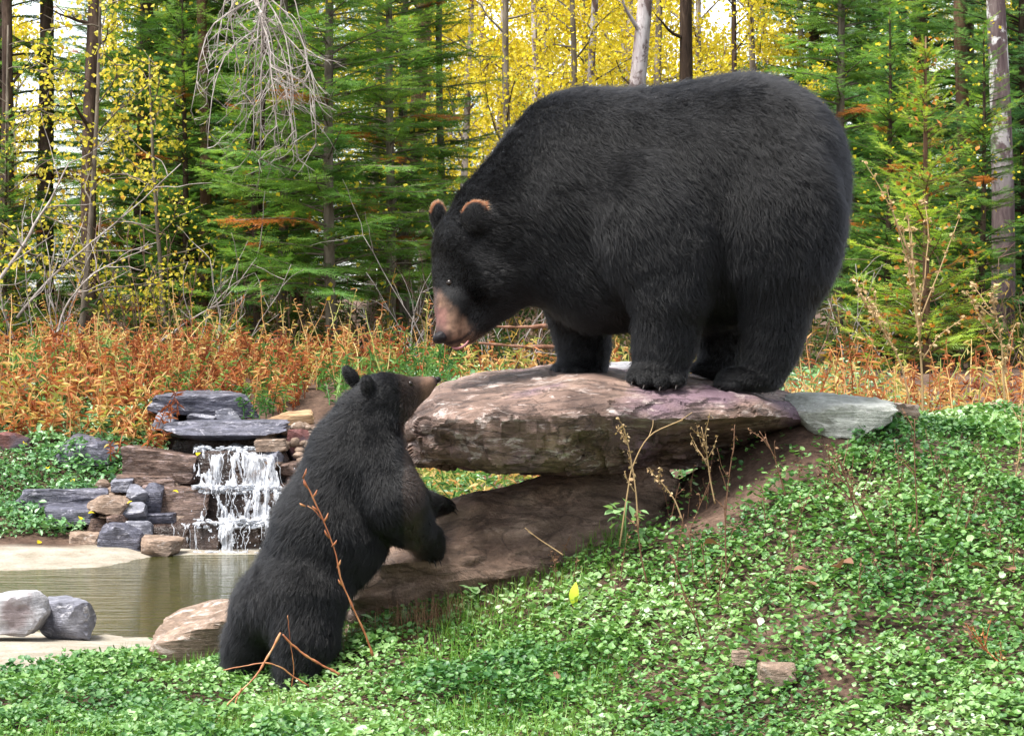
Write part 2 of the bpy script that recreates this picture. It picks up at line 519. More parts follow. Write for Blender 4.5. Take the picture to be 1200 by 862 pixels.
def rock(label, x0, x1, y0, y1, Y, m, seed, dep=None, flat=0.0, name='rock', group=None, tilt=0.0, turn=0.0, sub=4, cat='rock', rough=0.035, grow=1.06, parent=None, boxy=False):
    c = W((x0 + x1) / 2, (y0 + y1) / 2, Y)
    s = Y / FPX
    hx, hz = (x1 - x0) / 2 * s * grow, (y1 - y0) / 2 * s * grow
    hy = dep if dep else hx * 0.8
    v, f = rock_geo((hx, hy, hz), seed, flat, sub=sub, rough=rough, boxy=boxy)
    if tilt:
        v = v @ roty(np.array(R(tilt))).T
    if turn:
        v = v @ rotz(np.array(R(turn))).T
    mb = MB()
    mb.add(v, f)
    o = mb.build(name, m, parent, smooth=True, loc=c if parent is None else c - np.array(parent.location))
    o.data.set_sharp_from_angle(angle=R(24))
    if parent is None:
        tag(o, label, cat, group)
    return o

# --- the great slab: lofted round cross-sections, its right end bedded in the slope
def slab():
    U, V = 260, 170
    px = np.array([466, 475, 490, 515, 560, 610, 660, 700, 760, 800, 840, 880, 920, 960, 985], float)
    top = np.array([508, 485, 470, 455, 450, 445, 438, 438, 443, 441, 443, 450, 461, 469, 480], float)
    bot = np.array([526, 545, 553, 558, 564, 568, 568, 566, 563, 560, 556, 548, 540, 530, 515], float)
    yf = np.array([8.12, 7.98, 7.86, 7.78, 7.74, 7.70, 7.68, 7.72, 7.80, 7.84, 7.87, 7.95, 8.12, 8.28, 8.4])
    yb = np.array([8.40, 8.55, 8.65, 8.75, 8.82, 8.88, 8.92, 8.95, 8.97, 8.98, 8.98, 8.95, 8.9, 8.8, 8.6])
    u = np.linspace(0, 1, U) ** 1.0
    u = 0.5 - 0.5 * np.cos(u * np.pi) * (0.35) - 0.5 * (1 - 2 * u) * 0.65
    uu = 466 + (985 - 466) * u
    I = lambda a: np.interp(uu, px, a)
    pt, pb, f0, b0 = I(top), I(bot), I(yf), I(yb)
    an = np.linspace(0, 2 * np.pi, V, endpoint=False)
    ca, sa = np.cos(an), np.sin(an)
    ex = 0.46
    cy = np.sign(ca) * np.abs(ca) ** ex          # -1 front .. 1 back
    cz = np.sign(sa) * np.abs(sa) ** ex
    ymid, yh = (f0 + b0) / 2, (b0 - f0) / 2
    ztop = CAM_Z - (pt - 380) / FPX * (ymid - 0.1)
    zbot = CAM_Z - (pb - 380) / FPX * f0
    zmid, zh = (ztop + zbot) / 2, (ztop - zbot) / 2
    x = (uu - 600) / FPX * (ymid * 0.5 + f0 * 0.5)
    Yg = ymid[:, None] + yh[:, None] * cy[None]
    Zg = zmid[:, None] + zh[:, None] * cz[None]
    Xg = np.repeat(x[:, None], V, 1)
    # top leans towards the viewer, underside is cut away on the right
    topw = np.clip(cz, 0, 1)[None]
    Zg = Zg + 0.07 * (Yg - ymid[:, None]) * topw
    low = np.clip(-cz, 0, 1)[None]
    cut = sstep(650, 820, uu)[:, None]
    Yg = Yg + low * np.clip(-cy, 0, 1)[None] * 0.22 * cut
    frontlow = np.clip(-cy, 0, 1)[None] * np.clip(0.35 - cz, 0, 1.2)[None]
    Yg = Yg + 0.24 * cut * frontlow + 0.09 * frontlow
    v = np.stack([Xg, Yg, Zg], -1).reshape(-1, 3)
    nr = np.stack([np.zeros((U, V)), np.repeat(cy[None], U, 0), np.repeat(cz[None] * 1.6, U, 0)], -1).reshape(-1, 3)
    endk = np.repeat(np.clip(1 - (uu - 466) / 60, 0, 1)[:, None], V, 1).reshape(-1)
    nr[:, 0] -= endk * 1.2
    nr = norm(nr)
    fine0 = fbm(v * 9 + 2, 3)
    big = fbm(v * np.array((2.6, 2.6, 3.2)) + 3.1, 3)
    big = np.round(big * 2.6 + .25 * fine0) / 2.6 * .75 + big * .25
    sl = v[:, 2] + 0.10 * v[:, 0] + 0.05 * fbm(v * 2.0, 2)
    sl = sl + .35 * v[:, 0]
    led = fbm(np.stack([v[:, 0] * 4.5, v[:, 1] * 4.5, sl * 13], -1) + 7, 4)
    led = np.round(led * 2.5) / 2.5 * 0.75 + led * 0.25
    fine = fbm(v * np.array((13, 13, 20)), 4)
    side = 1 - np.abs(nr[:, 2]) * 0.75
    amp = 0.060 * big + 0.030 * led * side + 0.008 * fine
    flat_top = np.repeat((np.clip(cz, 0, 1) ** 2)[None], U, 0).reshape(-1)
    amp = amp * (1 - 0.72 * flat_top)
    v = v + nr * amp[:, None]
    i = np.arange(U)[:, None] * V
    j = np.arange(V)[None]
    k = (j + 1) % V
    q = np.stack([(i[:-1] + j), (i[:-1] + k), (i[1:] + k), (i[1:] + j)], -1).reshape(-1, 4)
    mb = MB()
    v = np.vstack([v, v[:V].mean(0) - np.array((0.012, 0, 0)), v[-V:].mean(0)])
    c0, c1 = U * V, U * V + 1
    j = np.arange(V)
    f1 = np.stack([np.full(V, c0), (j + 1) % V, j], -1)
    f2 = np.stack([np.full(V, c1), (U - 1) * V + j, (U - 1) * V + (j + 1) % V], -1)
    org = np.array(W(720, 500, 8.3))
    mb.add(v - org, [q, f1, f2])
    o = mb.build('stone_slab', SLABM, smooth=True, loc=org)
    o.data.set_sharp_from_angle(angle=R(32))
    tag(o, 'long weathered brown and purple stone slab under the adult bear', 'rock')
    return o, v
slab_o, slab_v = slab()
from mathutils.bvhtree import BVHTree
bpy.context.view_layer.update()
slab_bvh = BVHTree.FromPolygons([tuple(x) for x in slab_v], [tuple(p.vertices) for p in slab_o.data.polygons])
def slab_top(x, y):
    h = slab_bvh.ray_cast(Vector((x, y, 3)), Vector((0, 0, -1)))
    return h[0].z if h[0] else None

# --- the boulder that carries it (cub leans on it)
c = W(600, 650, 8.42)
v, f = rock_geo((0.66, 0.56, 0.30), 42, 0.1, planes=12, sub=6, rough=0.06, soft=30)
v = v * (1 + 0.018 * fbm(v * np.array((6, 6, 16)) + 3, 4))[:, None]
v = v @ roty(np.array(R(-9))).T
mb = MB(); mb.add(v, f)
boulder_o = mb.build('boulder', BOULD, smooth=True, loc=c)
boulder_o.data.set_sharp_from_angle(angle=R(50))
tag(boulder_o, 'big dark brown boulder propping up the slab, cub leaning on it', 'boulder')
boulder_bvh = BVHTree.FromPolygons([tuple(x) for x in v + c], [tuple(p) for p in f])

# --- stones on the slope and by the pond
rock('flat grey green lichen stone at the right end of the slab', 922, 1042, 463, 512, 8.30, LICHEN, 5, 0.20, 0.5, tilt=4)
rock('thin layered brown grey stone lying behind the lichen stone', 1000, 1070, 470, 500, 8.5, TAN, 6, 0.14, 0.8, tilt=6)
rock('mossy brown stone half buried at the top of the slope', 1140, 1215, 472, 520, 9.3, TAN, 8, 0.15, 0.2)
rock('small pale stone behind the adult bear\'s front paws', 711, 748, 424, 452, 8.85, PALE, 9, 0.08, 0.2)
rock('small white stone on bare soil below the lichen stone', 963, 984, 515, 527, 8.3, PALE, 14, 0.03, 0.4)
rock('pale grey angular rock at the sandy pond edge', -30, 54, 693, 742, 9.42, PALE, 21, 0.18, 0.3)
rock('dark and white angular rock standing in the pond shallows', 46, 111, 701, 748, 9.62, GREY, 23, 0.16, 0.2)
rock('large tan sloping rock between pond and cub', 203, 352, 700, 850, 8.35, TAN, 27, 0.34, 0.1, sub=5, tilt=-24)
rock('reddish brown stone in the green bank left of the waterfall', -12, 44, 506, 538, 14.5, RED, 31, 0.14)
rock('dark slate with rusty end lying in the green bank', 68, 140, 512, 548, 14.3, SLATE, 32, 0.15, tilt=8)

# waterfall masonry (px box, distance, material, half depth, flatness)
FALL = [
    ('long dark slate capstone at the very top of the waterfall', 180, 304, 459, 488, 14.75, SLATE, .26, .35, 101),
    ('rounded dark grey stone under the top capstone', 218, 258, 479, 498, 14.6, GREY, .12, 0, 102),
    ('grey stone with pale face under the top capstone', 256, 286, 477, 498, 14.6, GREY, .12, 0, 103),
    ('small blue grey stone at the left end of the capstones', 183, 206, 482, 504, 14.5, GREY, .09, 0, 104),
    ('wide flat slate lintel overhanging the falling water', 193, 336, 492, 514, 14.3, SLATE, .30, .14, 105),
    ('dark wet back stone under the slate lintel', 208, 330, 510, 540, 14.5, WETR, .22, .2, 106),
    ('layered brown block left of the upper fall', 150, 234, 522, 567, 14.02, BROWN, .22, .2, 107),
    ('thin dark ledge stone below the layered brown block', 138, 208, 556, 571, 13.9, BROWN, .16, .6, 108),
    ('wet dark block behind the upper fall', 226, 338, 526, 574, 14.15, WETR, .22, .3, 109),
    ('smooth brown block of the middle step', 170, 246, 567, 612, 13.82, BROWN, .22, .2, 110),
    ('wet dark block behind the middle fall', 238, 345, 568, 612, 13.88, WETR, .22, .3, 111),
    ('flat dark stone on the left end of the lowest step', 158, 208, 600, 614, 13.62, SLATE, .14, .6, 112),
    ('wet brown block at the left of the lowest step', 178, 230, 608, 655, 13.6, WETR, .20, .2, 113),
    ('square dark block in the middle of the lowest step', 226, 266, 610, 655, 13.58, WETR, .20, .2, 114),
    ('dark splashed block right of the lowest water chute', 266, 308, 608, 656, 13.6, WETR, .20, .2, 115),
    ('dark block of the lowest step hidden partly by the cub', 304, 352, 606, 656, 13.65, WETR, .20, .2, 116),
    ('long dark reddish slate lying along the left bank', 28, 134, 571, 593, 13.75, SLATE, .16, .4, 117),
    ('flat blue grey slate below the long bank slate', 55, 112, 588, 614, 13.55, SLATE, .16, .4, 118),
    ('pale tan cracked stone in the rock pile beside the falls', 106, 152, 579, 606, 13.5, TAN, .12, 0, 119),
    ('rounded grey stone perched on the rock pile', 148, 174, 568, 592, 13.6, GREY, .09, 0, 120),
    ('upright dark slate wedge beside the middle step', 168, 192, 566, 606, 13.62, SLATE, .08, 0, 121),
    ('small grey stone on the crest of the rock pile', 132, 156, 560, 576, 13.75, GREY, .09, .2, 122),
    ('blue slate rock with bright facets at the pond edge', 118, 169, 613, 653, 13.3, SLATE, .15, 0, 123),
    ('grey slate leaning behind the blue slate rock', 146, 180, 610, 638, 13.42, GREY, .10, .1, 124),
    ('rounded tan stone at the foot of the lowest step', 166, 212, 629, 655, 13.2, TAN, .13, .1, 125),
    ('little brown stone in the middle of the rock pile', 102, 126, 607, 628, 13.45, BROWN, .09, 0, 126),
    ('flat tan stone at the foot of the rock pile', 86, 122, 622, 646, 13.35, TAN, .13, .3, 127),
    ('grey stone wedged between the pale tan and upright slates', 140, 172, 588, 610, 13.5, GREY, .10, 0, 128),
    ('dark brown stone low in the rock pile', 124, 150, 602, 620, 13.42, BROWN, .09, 0, 129),
    ('rust red stone right of the upper fall', 336, 368, 503, 545, 14.2, RED, .14, 0, 130),
    ('flat grey stone right of the slate lintel', 326, 362, 498, 512, 14.3, SLATE, .12, .5, 131),
    ('tan ledge stone at the right lip of the fall', 300, 336, 514, 528, 14.05, TAN, .12, .5, 132),
    ('small grey stone right of the upper fall', 312, 332, 527, 548, 13.98, GREY, .08, 0, 133),
    ('small brown stone right of the upper fall near the cub', 328, 356, 540, 560, 13.95, BROWN, .10, .1, 134),
    ('brown stone at the right edge of the middle fall', 335, 372, 556, 600, 13.95, BROWN, .15, .1, 135),
]
for (lb, a, b_, c_, d_, Y, m, dep, fl, sd) in FALL:
    rock(lb, a, b_, c_, d_, Y, m, sd, dep, fl, group='stones of the little waterfall', turn=rng.uniform(-8, 8), tilt=rng.uniform(-3, 3), boxy=(fl >= .15), sub=5 if (b_ - a) > 60 else 4)
# filler pebbles in the joints
mb = MB()
for k in range(230):
    px, py = rng.uniform(85, 215), rng.uniform(565, 652)
    if rng.random() < 0.3:
        px, py = rng.uniform(300, 370), rng.uniform(500, 600)
    if px < 120 and py < 600: continue
    Y = 14.15 - (py - 500) / 150 * 0.75 + 0.04
    v, f = _sp[2]
    s = rng.uniform(0.015, 0.06)
    v = v * (1 + 0.25 * fbm(v * 1.7 + k, 2))[:, None] * np.array((s, s, s * .7)) + W(px, py, Y)
    mb.add(v, f)
o = mb.build('gravel', TAN, smooth=True)
tag(o, 'loose gravel between the stones beside the waterfall', 'gravel', kind='stuff')

# driftwood piece to the right of the capstones
t = NT('old_wood')
n1 = t.noise(t.coord('Object', (0.3, 3, 3)), 12, 7, 0.65, 0.6)
t.set(t.ramp(n1, [(0.3, (0.10, 0.05, 0.02)), (0.5, (0.30, 0.18, 0.09)), (0.7, (0.48, 0.34, 0.19))]), 0.85, t.bump(n1, 0.8, 0.02))
OLDWOOD = t.m
v, f = rock_geo((0.16, 0.07, 0.05), 77, 0.1, planes=8, sub=4, rough=0.09)
v = v @ roty(np.array(R(-7))).T
mb = MB(); mb.add(v, f)
tag(mb.build('driftwood', OLDWOOD, smooth=True, loc=W(340, 491, 14.45)), 'split tan piece of driftwood right of the slate capstones', 'wood')

# ------------------------------------------------------------------ falling water
t = NT('falling_water')
n1 = t.noise(t.coord('Object', (1, 1, 0.35)), 40, 5, 0.6)
t.set((0.60, 0.62, 0.66), t.ramp(n1, [(0.3, (0.1, 0.1, 0.1)), (0.7, (0.5, 0.5, 0.5))]), t.bump(n1, 0.6, 0.01), 0.6)
t.b.inputs['Transmission Weight'].default_value = 0.25
trn = t.n('BsdfTransparent')
mxs = t.n('MixShader')
t.l(t.ramp(t.noise(t.coord('Object', (1, 1, 0.18)), 30, 5, 0.65), [(0.38, (0, 0, 0)), (0.62, (0.75, 0.75, 0.75))]), mxs.inputs[0])
t.l(t.b.outputs[0], mxs.inputs[1]); t.l(trn.outputs[0], mxs.inputs[2]); t.l(mxs.outputs[0], t.out.inputs[0])
t.b.inputs['IOR'].default_value = 1.33
mb = MB()
g = np.random.default_rng(5)
# profile of the cascade: (py, Y) of the lip, faces and treads
prof = [(522, 14.22), (527, 14.02), (534, 13.88), (550, 13.85), (567, 13.82), (572, 13.70), (576, 13.60), (592, 13.58), (607, 13.56), (612, 13.42), (617, 13.34), (634, 13.32), (650, 13.30), (657, 13.24)]
def stream(px0, px1, i0, i1, w, wob=1.5, r=0.0):
    n = (i1 - i0) * 4
    tt = np.linspace(i0, i1, n)
    py = np.interp(tt, range(len(prof)), [a for a, _ in prof])
    Y = np.interp(tt, range(len(prof)), [b for _, b in prof]) - 0.012 + g.normal(0, 0.012)
    px = np.linspace(px0, px1, n) + wob * np.cumsum(g.normal(0, 0.45, n))
    pts = np.array([W(a, b, c) for a, b, c in zip(px, py, Y)])
    ww = w * (0.5 + 0.7 * g.random(n)) * np.sin(np.linspace(0.25, np.pi - 0.12, n)) ** 0.4
    s = 5
    an = np.linspace(0, np.pi * 2, s, endpoint=False)
    v = pts[:, None, :] + np.stack([np.cos(an)[None] * ww[:, None], np.sin(an)[None] * ww[:, None] * 0.35, 0 * an[None] * ww[:, None]], -1)
    i = np.arange(n - 1)[:, None] * s
    j = np.arange(s)[None]
    q = np.stack([i + j, i + (j + 1) % s, i + s + (j + 1) % s, i + s + j], -1).reshape(-1, 4)
    mb.add(v.reshape(-1, 3), q)
def sheet(px0, px1, i0, i1, keep, nu, skew=0.0, bulge=.0):
    """ragged sheet of water over part of the profile, torn into streaks by noise"""
    nv = (i1 - i0) * 12
    tt = np.linspace(i0, i1, nv)
    py = np.interp(tt, range(len(prof)), [a for a, _ in prof])
    Y = np.interp(tt, range(len(prof)), [b for _, b in prof])
    s = np.linspace(0, 1, nu)
    PX = px0 + (px1 - px0) * s[None] + skew * ((py - py[0]) / (py[-1] - py[0]))[:, None] * s[None]
    PYo = 4.5 * fbm(np.stack([(PX * .055).ravel(), np.full(PX.size, i0 * 3.3), np.zeros(PX.size)], -1), 3).reshape(nv, nu)
    q3 = np.stack([(PX * .16).ravel(), np.repeat(py * .035, nu), np.full(PX.size, px0 * .7)], -1)
    n1 = fbm(q3, 4, .6).reshape(nv, nu)
    n2 = fbm(q3 * np.array((2.2, 4.5, 1)) + 9, 3).reshape(nv, nu)
    YY = Y[:, None] - .012 - .030 * np.clip(n1 + .4, 0, 1.4)
    K = n1 * .8 + n2 * .5 - .02 + keep(PX, py[:, None] + 0 * PX)
    pts = np.empty((nv, nu, 3))
    for j in range(nv):
        slope = np.array([W(0, y_, 1.0)[2] - CAM_Z for y_ in (py[j], py[j] + 1)])
        slope = slope[0] + (slope[1] - slope[0]) * PYo[j]
        pts[j, :, 1] = YY[j]
        pts[j, :, 0] = (PX[j] - 600) / FPX * YY[j]
        pts[j, :, 2] = CAM_Z + slope * YY[j]
    i = np.arange(nv * nu).reshape(nv, nu)
    qd = np.stack([i[:-1, :-1], i[:-1, 1:], i[1:, 1:], i[1:, :-1]], -1).reshape(-1, 4)
    qd = qd[K.ravel()[qd].mean(1) > 0]
    used = np.unique(qd)
    re = np.full(nv * nu, -1); re[used] = np.arange(len(used))
    mb.add(pts.reshape(-1, 3)[used], re[qd])
sheet(226, 318, 0, 5, lambda x, y: np.interp(x, [226, 238, 250, 258, 266, 280, 288, 330], [-.45, -.12, .0, .45, -.25, -.1, .5, .25]) + .25 * sstep(560, 572, y) + .5 * sstep(531, 522, y), 150, 12)
sheet(212, 332, 5, 9, lambda x, y: np.interp(x, [212, 225, 255, 275, 300, 332], [-.7, -.5, -.42, .0, .36, .05]) + .3 * sstep(600, 610, y), 170, -8)
sheet(200, 326, 9, 13, lambda x, y: np.interp(x, [200, 225, 252, 257, 263, 268, 274, 300, 326], [-.9, -.75, -.6, .5, .9, .5, -.65, -.6, -.5]) + .55 * sstep(618, 611, y) + .5 * sstep(648, 657, y) * (x > 240), 170, 2)
for k in range(12):
    a = g.uniform(228, 322)
    stream(a, a + (a - 262) * 0.2, 1, 5, g.uniform(0.0012, 0.004), 2.5)
for k in range(12):
    a = g.uniform(208, 328)
    stream(a, a + g.normal(0, 3), 5, 9, g.uniform(0.0012, 0.0035), 3)
for k in range(12):
    a = g.uniform(196, 325)
    stream(a, a + g.normal(0, 3), 9, 13, g.uniform(0.0012, 0.003), 3)
# foam blobs on the treads and at the foot
for k in range(620):
    i0 = g.choice([1, 5, 9, 12], p=[.2, .3, .3, .2])
    py, Y = prof[i0]
    px = {1: g.uniform(228, 318), 5: g.uniform(225, 330), 9: 222 + 108 * g.beta(1.8, 1.2), 12: g.normal(266, 20)}[i0]
    v, f = _sp[2]
    if k % 1 == 0:
        s = g.uniform(0.004, 0.014)
        vv = v[:] * np.array((s * 1.6, s * 1.3, s * .7)) * (1 + .3 * fbm(v * 2 + k, 2))[:, None] + W(px, py + g.uniform(-4, 7), Y - g.uniform(0, 0.05))
        mb.add(vv, f)
# spray drops
for k in range(320):
    px, py = g.normal(280, 26), g.uniform(535, 655)
    Y = np.interp(py, [a for a, _ in prof], [b for _, b in prof]) - g.uniform(0.02, 0.07)
    s = g.uniform(0.002, 0.005)
    tv = np.array([(1, 0, 0), (-1, 0, 0), (0, 1, 0), (0, -1, 0), (0, 0, 1.4), (0, 0, -1.4)]) * s + W(px, py, Y)
    mb.add(tv, np.array([(0, 2, 4), (2, 1, 4), (1, 3, 4), (3, 0, 4), (2, 0, 5), (1, 2, 5), (3, 1, 5), (0, 3, 5)]))
o = mb.build('waterfall_water', t.m, smooth=True)
tag(o, 'white water spilling down three dark stone steps', 'waterfall', kind='structure')
# ------------------------------------------------------------------ forest
DARKBARK = mat_bark('dark_bark', [(0.018, 0.011, 0.008), (0.052, 0.033, 0.023), (0.12, 0.083, 0.06)])
BROWNBARK = mat_bark('brown_bark', [(0.05, 0.026, 0.016), (0.14, 0.078, 0.048), (0.26, 0.16, 0.10)])
GREYBARK = mat_bark('grey_bark', [(0.05, 0.040, 0.030), (0.14, 0.115, 0.088), (0.27, 0.225, 0.175)])
PALEBARK = mat_bark('pale_bark', [(0.22, 0.17, 0.17), (0.42, 0.37, 0.37), (0.62, 0.58, 0.58)], patch=(0.13, 0.09, 0.085))
BIRCHBARK = mat_bark('patchy_birch_bark', [(0.045, 0.03, 0.032), (0.10, 0.07, 0.07), (0.18, 0.14, 0.13)], patch=(0.62, 0.60, 0.58), patch_z=(1.3, 2.6))
TWIG = mat_bark('bare_twig', [(0.14, 0.115, 0.10), (0.29, 0.25, 0.225), (0.50, 0.46, 0.43)])
BTWIG = mat_bark('brown_twig', [(0.06, 0.035, 0.025), (0.15, 0.09, 0.065), (0.26, 0.17, 0.13)])
FIR = mat_leaf('fir_needles', [(0.0, (0.035, 0.100, 0.022)), (0.5, (0.105, 0.215, 0.040)), (0.88, (0.23, 0.36, 0.060)), (0.93, (0.35, 0.10, 0.02)), (0.96, (0.40, 0.13, 0.03)), (0.98, (0.72, 0.58, 0.05))], 0.5, 0.35, 0.42, 1.5)
FIRB = mat_leaf('blue_fir_needles', [(0.0, (0.030, 0.095, 0.036)), (0.5, (0.085, 0.19, 0.070)), (1.0, (0.19, 0.33, 0.12))], 0.5, 0.35, 0.42, 1.5)
FIRG = mat_leaf('bright_fir_needles', [(0.0, (0.050, 0.135, 0.030)), (0.5, (0.14, 0.27, 0.050)), (0.88, (0.28, 0.42, 0.085)), (0.93, (0.38, 0.12, 0.03)), (0.96, (0.42, 0.15, 0.04)), (0.98, (0.72, 0.58, 0.05))], 0.5, 0.35, 0.42, 1.5)
FIRY = mat_leaf('yellow_green_needles', [(0.0, (0.14, 0.25, 0.035)), (0.5, (0.28, 0.40, 0.05)), (0.9, (0.46, 0.54, 0.09)), (0.96, (0.45, 0.17, 0.03)), (1.0, (0.45, 0.17, 0.03))], 0.5, 0.35, 0.35, 1.5)
YELLOW = mat_leaf('yellow_leaves', [(0.0, (0.36, 0.31, 0.035)), (0.4, (0.62, 0.50, 0.04)), (0.8, (0.80, 0.66, 0.07)), (1.0, (0.55, 0.60, 0.10))], 0.5, 0.3, 0.55, 1.25)
GOLD = mat_leaf('gold_leaves', [(0.0, (0.22, 0.26, 0.04)), (0.35, (0.50, 0.45, 0.06)), (0.8, (0.70, 0.56, 0.08)), (1.0, (0.66, 0.36, 0.05))], 0.5, 0.3, 0.5, 1.25)

def spray_template(teeth=9, seed=0):
    g = np.random.default_rng(seed)
    v, f = [(0, -.08, 0), (0, .08, 0), (1, 0, 0)], [(0, 1, 2)]
    for s in (-1, 1):
        for k in range(teeth):
            x = (k + 0.2 + 0.3 * g.random()) / teeth
            w = (1 - 0.55 * x) * g.uniform(.75, 1.15)
            b = len(v)
            v += [(x, 0, 0), (x + 0.55 / teeth, 0, 0.0), (x + 0.75 / teeth + 0.06, s * w, g.uniform(-.25, .25) * w)]
            f.append((b, b + 1, b + 2))
    return np.array(v, float), np.array(f)
SPRAY = spray_template()

def conifer_meshes(name, H, Rm, z0, seed, m, bark, r0=0.07, step=0.17, per=6, droop=0.35, up=0.25, gap=0.12, power=0.75, wn=0.034):
    g = np.random.default_rng(seed)
    tr, cr = MB(), MB()
    zz = np.linspace(0, H, 14)
    lean = g.normal(0, 0.012, 2)
    path = np.stack([lean[0] * zz + 0.02 * np.sin(zz * 1.3 + seed), lean[1] * zz + 0.02 * np.cos(zz * 1.1), zz], -1)
    tr.tube(path, r0 * (1 - zz / H) ** 0.8 + 0.006, 8)
    Ms, Ls, Rs = [], [], []
    z = z0
    while z < H - 0.05:
        fz = z / H
        base = Rm * (1 - fz) ** power + 0.05
        n = max(3, int(round(per * g.uniform(.75, 1.25))))
        a0 = g.uniform(0, 6.28)
        for k in range(n):
            if g.random() < gap:
                continue
            a = a0 + k * 6.283 / n + g.normal(0, .25)
            L = base * g.uniform(.55, 1.12)
            zz0 = z + g.normal(0, .05)
            c = np.array([np.interp(zz0, zz, path[:, 0]), np.interp(zz0, zz, path[:, 1]), zz0])
            hd = np.array((math.cos(a), math.sin(a), 0))
            sd = np.array((-math.sin(a), math.cos(a), 0))
            u_, d_ = up * g.uniform(.4, 1.4) + 0.3 * fz, droop * g.uniform(.6, 1.3) * (1 - .6 * fz)
            s = np.linspace(0, 1, 7)
            bend = g.normal(0, .12) * L
            bp = c + hd * (s * L)[:, None] + sd * (bend * s * s)[:, None] + np.array((0, 0, 1.0)) * (L * (u_ * s - d_ * s * s + 0.12 * s ** 4))[:, None]
            tr.tube(bp, np.linspace(0.010, 0.002, 7) * (0.5 + L * .6), 4, cap=False)
            nt = max(5, int(L / 0.036))
            br = np.clip(g.normal(.42, .2), 0.02, .85)
            dead = g.random() < 0.035
            for q in range(nt):
                sq = 0.16 + 0.84 * (q + g.random() * .6) / nt
                sq = min(sq, 1.0)
                pos = np.array([np.interp(sq, s, bp[:, i]) for i in range(3)])
                tn = norm(np.array([np.interp(min(sq + .05, 1), s, bp[:, i]) - np.interp(max(sq - .08, 0), s, bp[:, i]) for i in range(3)]))
                for sgn in (-1, 1):
                    an = R(g.uniform(38, 68)) * sgn
                    dv = tn * math.cos(an) + sd * math.sin(an)
                    dv[2] += g.normal(-.12, .14)
                    dv = norm(dv)
                    l = (0.34 * L * (1 - sq * .72) + 0.05) * g.uniform(.6, 1.15)
                    up_ = norm(np.array((0, 0, 1.0)) + 0.35 * g.normal(size=3))
                    y = norm(np.cross(up_, dv)); zc = np.cross(dv, y)
                    Ms.append(np.stack([dv * l, y * wn * g.uniform(.8, 1.3), zc * wn], -1))
                    Ls.append(pos)
                    Rs.append(0.95 if dead else np.clip(br + g.normal(0, .12), 0, .87))
            # tip
            Ms.append(np.stack([tn * 0.10, norm(np.cross((0, 0, 1), tn)) * wn, np.array((0, 0, wn))], -1)); Ls.append(bp[-1]); Rs.append(br)
        z += step * g.uniform(.7, 1.25)
    cr.inst(SPRAY[0], SPRAY[1], np.array(Ms), np.array(Ls), np.array(Rs))
    if m is FIR or m is FIRY or m is FIRG:      # yellow leaves caught in the needles
        q = np.array(Ls)[g.integers(0, len(Ls), 260)] + g.normal(0, .05, (260, 3))
        cr.inst(LEAF[0], LEAF[1], rand_frames(g, 260, g.uniform(.03, .05, 260)), q, np.full(260, 1.0))
    return tr.mesh('trunk', bark, True), cr.mesh('crown', m)

def limb_path(g, p0, d, L, n=7, wander=.25, trop=0.0):
    pts = [np.array(p0, float)]
    d = norm(np.array(d, float))
    for k in range(n - 1):
        d = norm(d + g.normal(0, wander, 3) * .5 + np.array((0, 0, trop)))
        pts.append(pts[-1] + d * L / (n - 1))
    return np.array(pts)
LEAF = (np.array([(0, 0, 0), (.45, .5, .10), (1, 0, -.05), (.45, -.5, .10)], float), np.array([(0, 1, 2, 3)]))
def rand_frames(g, n, size, flat=0.0):
    M = np.einsum('nij,njk->nik', rotz(g.uniform(0, 6.283, n)), np.einsum('nij,njk->nik', rotx(g.normal(0, 1.0 - flat * .7, n)), roty(g.normal(0.3, .9 - flat * .6, n))))
    return M * size[:, None, None]
def broadleaf_meshes(H, seed, m, bark, r0=0.06, z0=1.0, spread=1.2, nleaf=5200, lsize=(.03, .055), lean=(0, 0), limbs=22, sub=4, drop=0.15):
    g = np.random.default_rng(seed)
    tr, cr = MB(), MB()
    zz = np.linspace(0, H, 12)
    path = np.stack([lean[0] * zz + 0.05 * np.sin(zz * .9 + seed), lean[1] * zz + .05 * np.cos(zz * .8 + seed), zz], -1)
    tr.tube(path, r0 * (1 - zz / H) ** .7 + .006, 8)
    tips = []
    for k in range(limbs):
        z = z0 + (H - z0) * (k + g.random()) / limbs * .96
        c = np.array([np.interp(z, zz, path[:, i]) for i in range(3)])
        a = g.uniform(0, 6.283)
        L = spread * (1 - .55 * z / H) * g.uniform(.5, 1.15)
        lp = limb_path(g, c, (math.cos(a), math.sin(a), g.uniform(.25, 1.0)), L, 7, .3, .03)
        tr.tube(lp, np.linspace(.35 * r0 * (1 - .6 * z / H) + .003, .003, 7), 5, cap=False)
        for j in range(sub):
            q = g.integers(2, 7)
            sp = limb_path(g, lp[q], norm(lp[q] - lp[q - 1]) + g.normal(0, .7, 3), L * g.uniform(.25, .6), 5, .4, .0)
            tr.tube(sp, np.linspace(.006, .002, 5), 4, cap=False)
            tips.append(sp)
        tips.append(lp[3:])
    if nleaf:
        tp = np.concatenate(tips)
        n = nleaf
        pos = tp[g.integers(0, len(tp), n)] + g.normal(0, drop * .55, (n, 3)) - np.array((0, 0, .03))
        clump = fbm(pos * 1.6 + seed, 2)
        pos = pos[clump > -.35]
        n = len(pos)
        cr.inst(LEAF[0], LEAF[1], rand_frames(g, n, g.uniform(*lsize, n)), pos, np.clip(g.normal(.5, .22, n), 0, 1))
    return tr.mesh('trunk', bark, True), (cr.mesh('crown', m) if nleaf else None)

